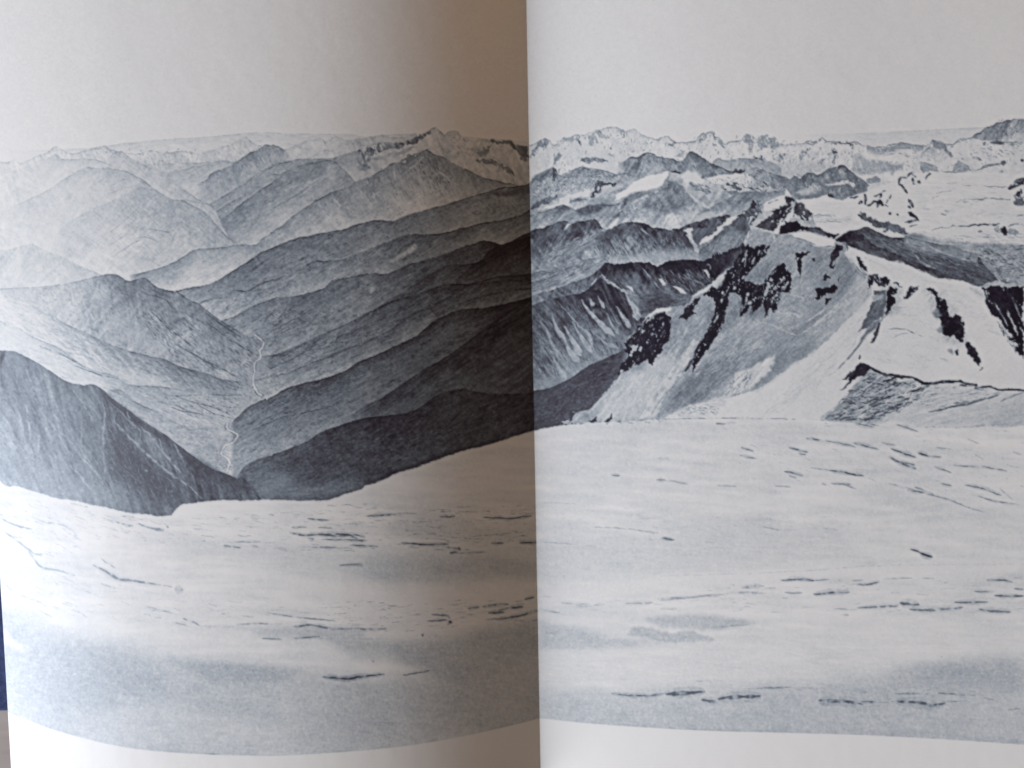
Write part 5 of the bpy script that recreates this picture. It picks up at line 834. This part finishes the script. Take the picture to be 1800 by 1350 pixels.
# ---- materials -------------------------------------------------------------
def new_mat(name):
    m = bpy.data.materials.new(name); m.use_nodes = True
    nt = m.node_tree; return m, nt, nt.nodes['Principled BSDF'], nt.nodes, nt.links
def paper_mat(name, rough=.45):
    m, nt, b, N, Lk = new_mat(name)
    a = N.new('ShaderNodeAttribute'); a.attribute_name = 'print'
    tc = N.new('ShaderNodeTexCoord')
    n1_ = N.new('ShaderNodeTexNoise'); n1_.inputs['Scale'].default_value = 2600; n1_.inputs['Detail'].default_value = 3
    n2_ = N.new('ShaderNodeTexNoise'); n2_.inputs['Scale'].default_value = 9; n2_.inputs['Detail'].default_value = 4
    for n in (n1_, n2_): Lk.new(tc.outputs['Object'], n.inputs['Vector'])
    r1 = N.new('ShaderNodeMapRange'); r1.inputs['To Min'].default_value = .955; r1.inputs['To Max'].default_value = 1.045
    r2 = N.new('ShaderNodeMapRange'); r2.inputs['From Min'].default_value = .3; r2.inputs['From Max'].default_value = .7; r2.inputs['To Min'].default_value = .985; r2.inputs['To Max'].default_value = 1.01
    Lk.new(n1_.outputs['Fac'], r1.inputs['Value']); Lk.new(n2_.outputs['Fac'], r2.inputs['Value'])
    mu = N.new('ShaderNodeMath'); mu.operation = 'MULTIPLY'
    Lk.new(r1.outputs['Result'], mu.inputs[0]); Lk.new(r2.outputs['Result'], mu.inputs[1])
    vm = N.new('ShaderNodeVectorMath'); vm.operation = 'SCALE'
    Lk.new(a.outputs['Color'], vm.inputs[0]); Lk.new(mu.outputs[0], vm.inputs['Scale'])
    Lk.new(vm.outputs[0], b.inputs['Base Color'])
    b.inputs['Roughness'].default_value = rough
    b.inputs['IOR'].default_value = 1.5; b.inputs['Specular IOR Level'].default_value = .45
    bp = N.new('ShaderNodeBump'); bp.inputs['Strength'].default_value = .06; bp.inputs['Distance'].default_value = .0002
    Lk.new(n1_.outputs['Fac'], bp.inputs['Height']); Lk.new(bp.outputs['Normal'], b.inputs['Normal'])
    return m
MAT_PRINT = paper_mat('printed_paper')
def noise_mat(name, c1, c2, scale, rough, stretch=(1,1,1), bump=.1):
    m, nt, b, N, Lk = new_mat(name)
    tc = N.new('ShaderNodeTexCoord'); mp = N.new('ShaderNodeMapping'); mp.inputs['Scale'].default_value = stretch
    n = N.new('ShaderNodeTexNoise'); n.inputs['Scale'].default_value = scale; n.inputs['Detail'].default_value = 6
    cr_ = N.new('ShaderNodeValToRGB'); cr_.color_ramp.elements[0].color = (*c1, 1); cr_.color_ramp.elements[1].color = (*c2, 1)
    cr_.color_ramp.elements[0].position = .3; cr_.color_ramp.elements[1].position = .7
    Lk.new(tc.outputs['Object'], mp.inputs['Vector']); Lk.new(mp.outputs[0], n.inputs['Vector']); Lk.new(n.outputs['Fac'], cr_.inputs['Fac']); Lk.new(cr_.outputs['Color'], b.inputs['Base Color'])
    b.inputs['Roughness'].default_value = rough
    bp = N.new('ShaderNodeBump'); bp.inputs['Strength'].default_value = bump; bp.inputs['Distance'].default_value = .001
    Lk.new(n.outputs['Fac'], bp.inputs['Height']); Lk.new(bp.outputs['Normal'], b.inputs['Normal'])
    return m
MAT_BLOCK = noise_mat('page_edges', (.55,.52,.47), (.72,.69,.64), 60, .8, (1,1,40))
MAT_COVER = noise_mat('cover_board', (.20,.17,.14), (.27,.23,.19), 300, .7)
MAT_TABLE = noise_mat('table_top', (.24,.17,.125), (.33,.245,.19), 14, .5, (1,9,1))
MAT_CLOTH = noise_mat('blue_cloth', (.012,.022,.075), (.035,.05,.13), 420, .9, bump=.4)

# ---- the book --------------------------------------------------------------
book = bpy.data.objects.new('open_book', None); col.objects.link(book)
tag(book, 'open picture book with a black and white mountain panorama printed across both pages', 'book')
def make_page(zf, p0, p1, label):
    pc = arc_columns(zf, p0, p1); q = np.arange(ROWQ0, ROWQ1, PITCH)
    P, Q = np.meshgrid(pc, q)
    if p1 <= 0: P = P*(fore_edge(q)/p0)[:, None]
    Z = zf(P, Q)+.22*smp(NC, P/7+11, Q/7+5)*np.clip(np.abs(P)/120, 0, 1)
    me = grid_mesh('page', P, Q, Z, ink(print_at(P, Q, Z)))
    o = link('page', me, MAT_PRINT, book); o['label'] = label
    return o
page_l = make_page(zL, P_FORE, 0., 'left page, curling down into the dark gutter and at its outer edge')
page_r = make_page(zR, -1.2, 960., 'right page, lit evenly, with the dark rock and snow summit')

def make_block(zf, p0, p1, zb):
    """the pages lying under the open one: a solid that follows its curve"""
    p = np.linspace(p0, p1, 90); top = np.maximum(zf(p)-4, zb+1.5)
    qa, qb = ROWQ0+1, ROWQ1-1
    vs = []
    for x, z in zip(p, top): vs += [(x*S, -qa*S, z*S), (x*S, -qb*S, z*S), (x*S, -qb*S, zb*S), (x*S, -qa*S, zb*S)]
    fs = []
    for i in range(len(p)-1):
        a, b = 4*i, 4*i+4
        for k in range(4): fs.append((a+k, a+(k+1) % 4, b+(k+1) % 4, b+k))
    fs += [(3, 2, 1, 0), tuple(4*(len(p)-1)+k for k in range(4))]
    me = bpy.data.meshes.new('page_block'); me.from_pydata(vs, [], fs); me.update()
    return link('page_block', me, MAT_BLOCK, book)
ZB = -74.
make_block(zL, -872., -3., ZB)
make_block(zR, 3., 952., ZB)
def slab(name, x0, x1, q0, q1, z0, z1, mat, parent=None, bev=1.5):
    import bmesh
    bm = bmesh.new(); bmesh.ops.create_cube(bm, size=1)
    for v in bm.verts:
        v.co = (((x0+x1)/2+v.co.x*(x1-x0))*S, -((q0+q1)/2+v.co.y*(q1-q0))*S, ((z0+z1)/2+v.co.z*(z1-z0))*S)
    bmesh.ops.recalc_face_normals(bm, faces=bm.faces)
    bmesh.ops.bevel(bm, geom=bm.edges[:], offset=bev*S, segments=2, affect='EDGES')
    me = bpy.data.meshes.new(name); bm.to_mesh(me); bm.free()
    return link(name, me, mat, parent)
slab('cover', -872., 958., ROWQ0-2, ROWQ1+2, -80., -74.5, MAT_COVER, book)

# ---- table and the blue cloth beside the book ------------------------------
tb = slab('table_top', -2600, 2600, -1800, 1800, -200., -80.3, MAT_TABLE)
tag(tb, kind='structure')
u = np.linspace(-1420, -930, 90); v = np.linspace(-250, 583, 160)
P, Q = np.meshgrid(u, v)
Z = -76.+3*smp(NC, P/6, Q/6)*.6+4*np.exp(-((Q-583)/9)**2)+2.5*np.sin((P+Q*.35)/42.)
Z = np.maximum(Z, -79)
Zb = -80.1
me = grid_mesh('folded_cloth', P, Q+6*np.sin(P/90.)*0, Z)
cloth = link('folded_cloth', me, MAT_CLOTH)
sm = cloth.modifiers.new('thickness', 'SOLIDIFY'); sm.thickness = 1.0*S; sm.offset = -1
tag(cloth, 'dark blue cloth lying on the table along the left edge of the open book', 'cloth')

# ---- light: a window to the left, the warm room to the right ----------------
def area(name, loc, target, size, size_y, energy, color):
    l = bpy.data.lights.new(name, 'AREA'); l.shape = 'RECTANGLE'; l.size = size; l.size_y = size_y; l.energy = energy; l.color = color
    o = bpy.data.objects.new(name, l); col.objects.link(o); o.location = loc
    import mathutils
    o.rotation_euler = (mathutils.Vector(target)-mathutils.Vector(loc)).to_track_quat('-Z', 'Y').to_euler()
    return o
area('window_light', (-2.3, -.80, 1.02), (0, -.05, 0), 1.3, 1.5, 120, (.85, .95, 1.13))
area('room_light', (1.25, 1.45, .42), (0, 0, 0), 1.2, 1.2, 8.6, (1.0, .50, .10))
w = bpy.data.worlds.new('World'); scene.world = w; w.use_nodes = True
bg = w.node_tree.nodes['Background']; bg.inputs['Color'].default_value = (1.0, .82, .66, 1); bg.inputs['Strength'].default_value = .035

# ---- camera ----------------------------------------------------------------
cd = bpy.data.cameras.new('camera'); cam = bpy.data.objects.new('camera', cd); col.objects.link(cam)
cam.location = (PC*S, 0, HC*S); cam.rotation_euler = (0, 0, -math.atan(ROLL))
cd.sensor_width = 36; cd.lens = 36*HC/1800; cd.clip_start = .01; cd.clip_end = 50
scene.camera = cam
scene.view_settings.view_transform = 'Standard'; scene.view_settings.look = 'None'; scene.view_settings.exposure = 0
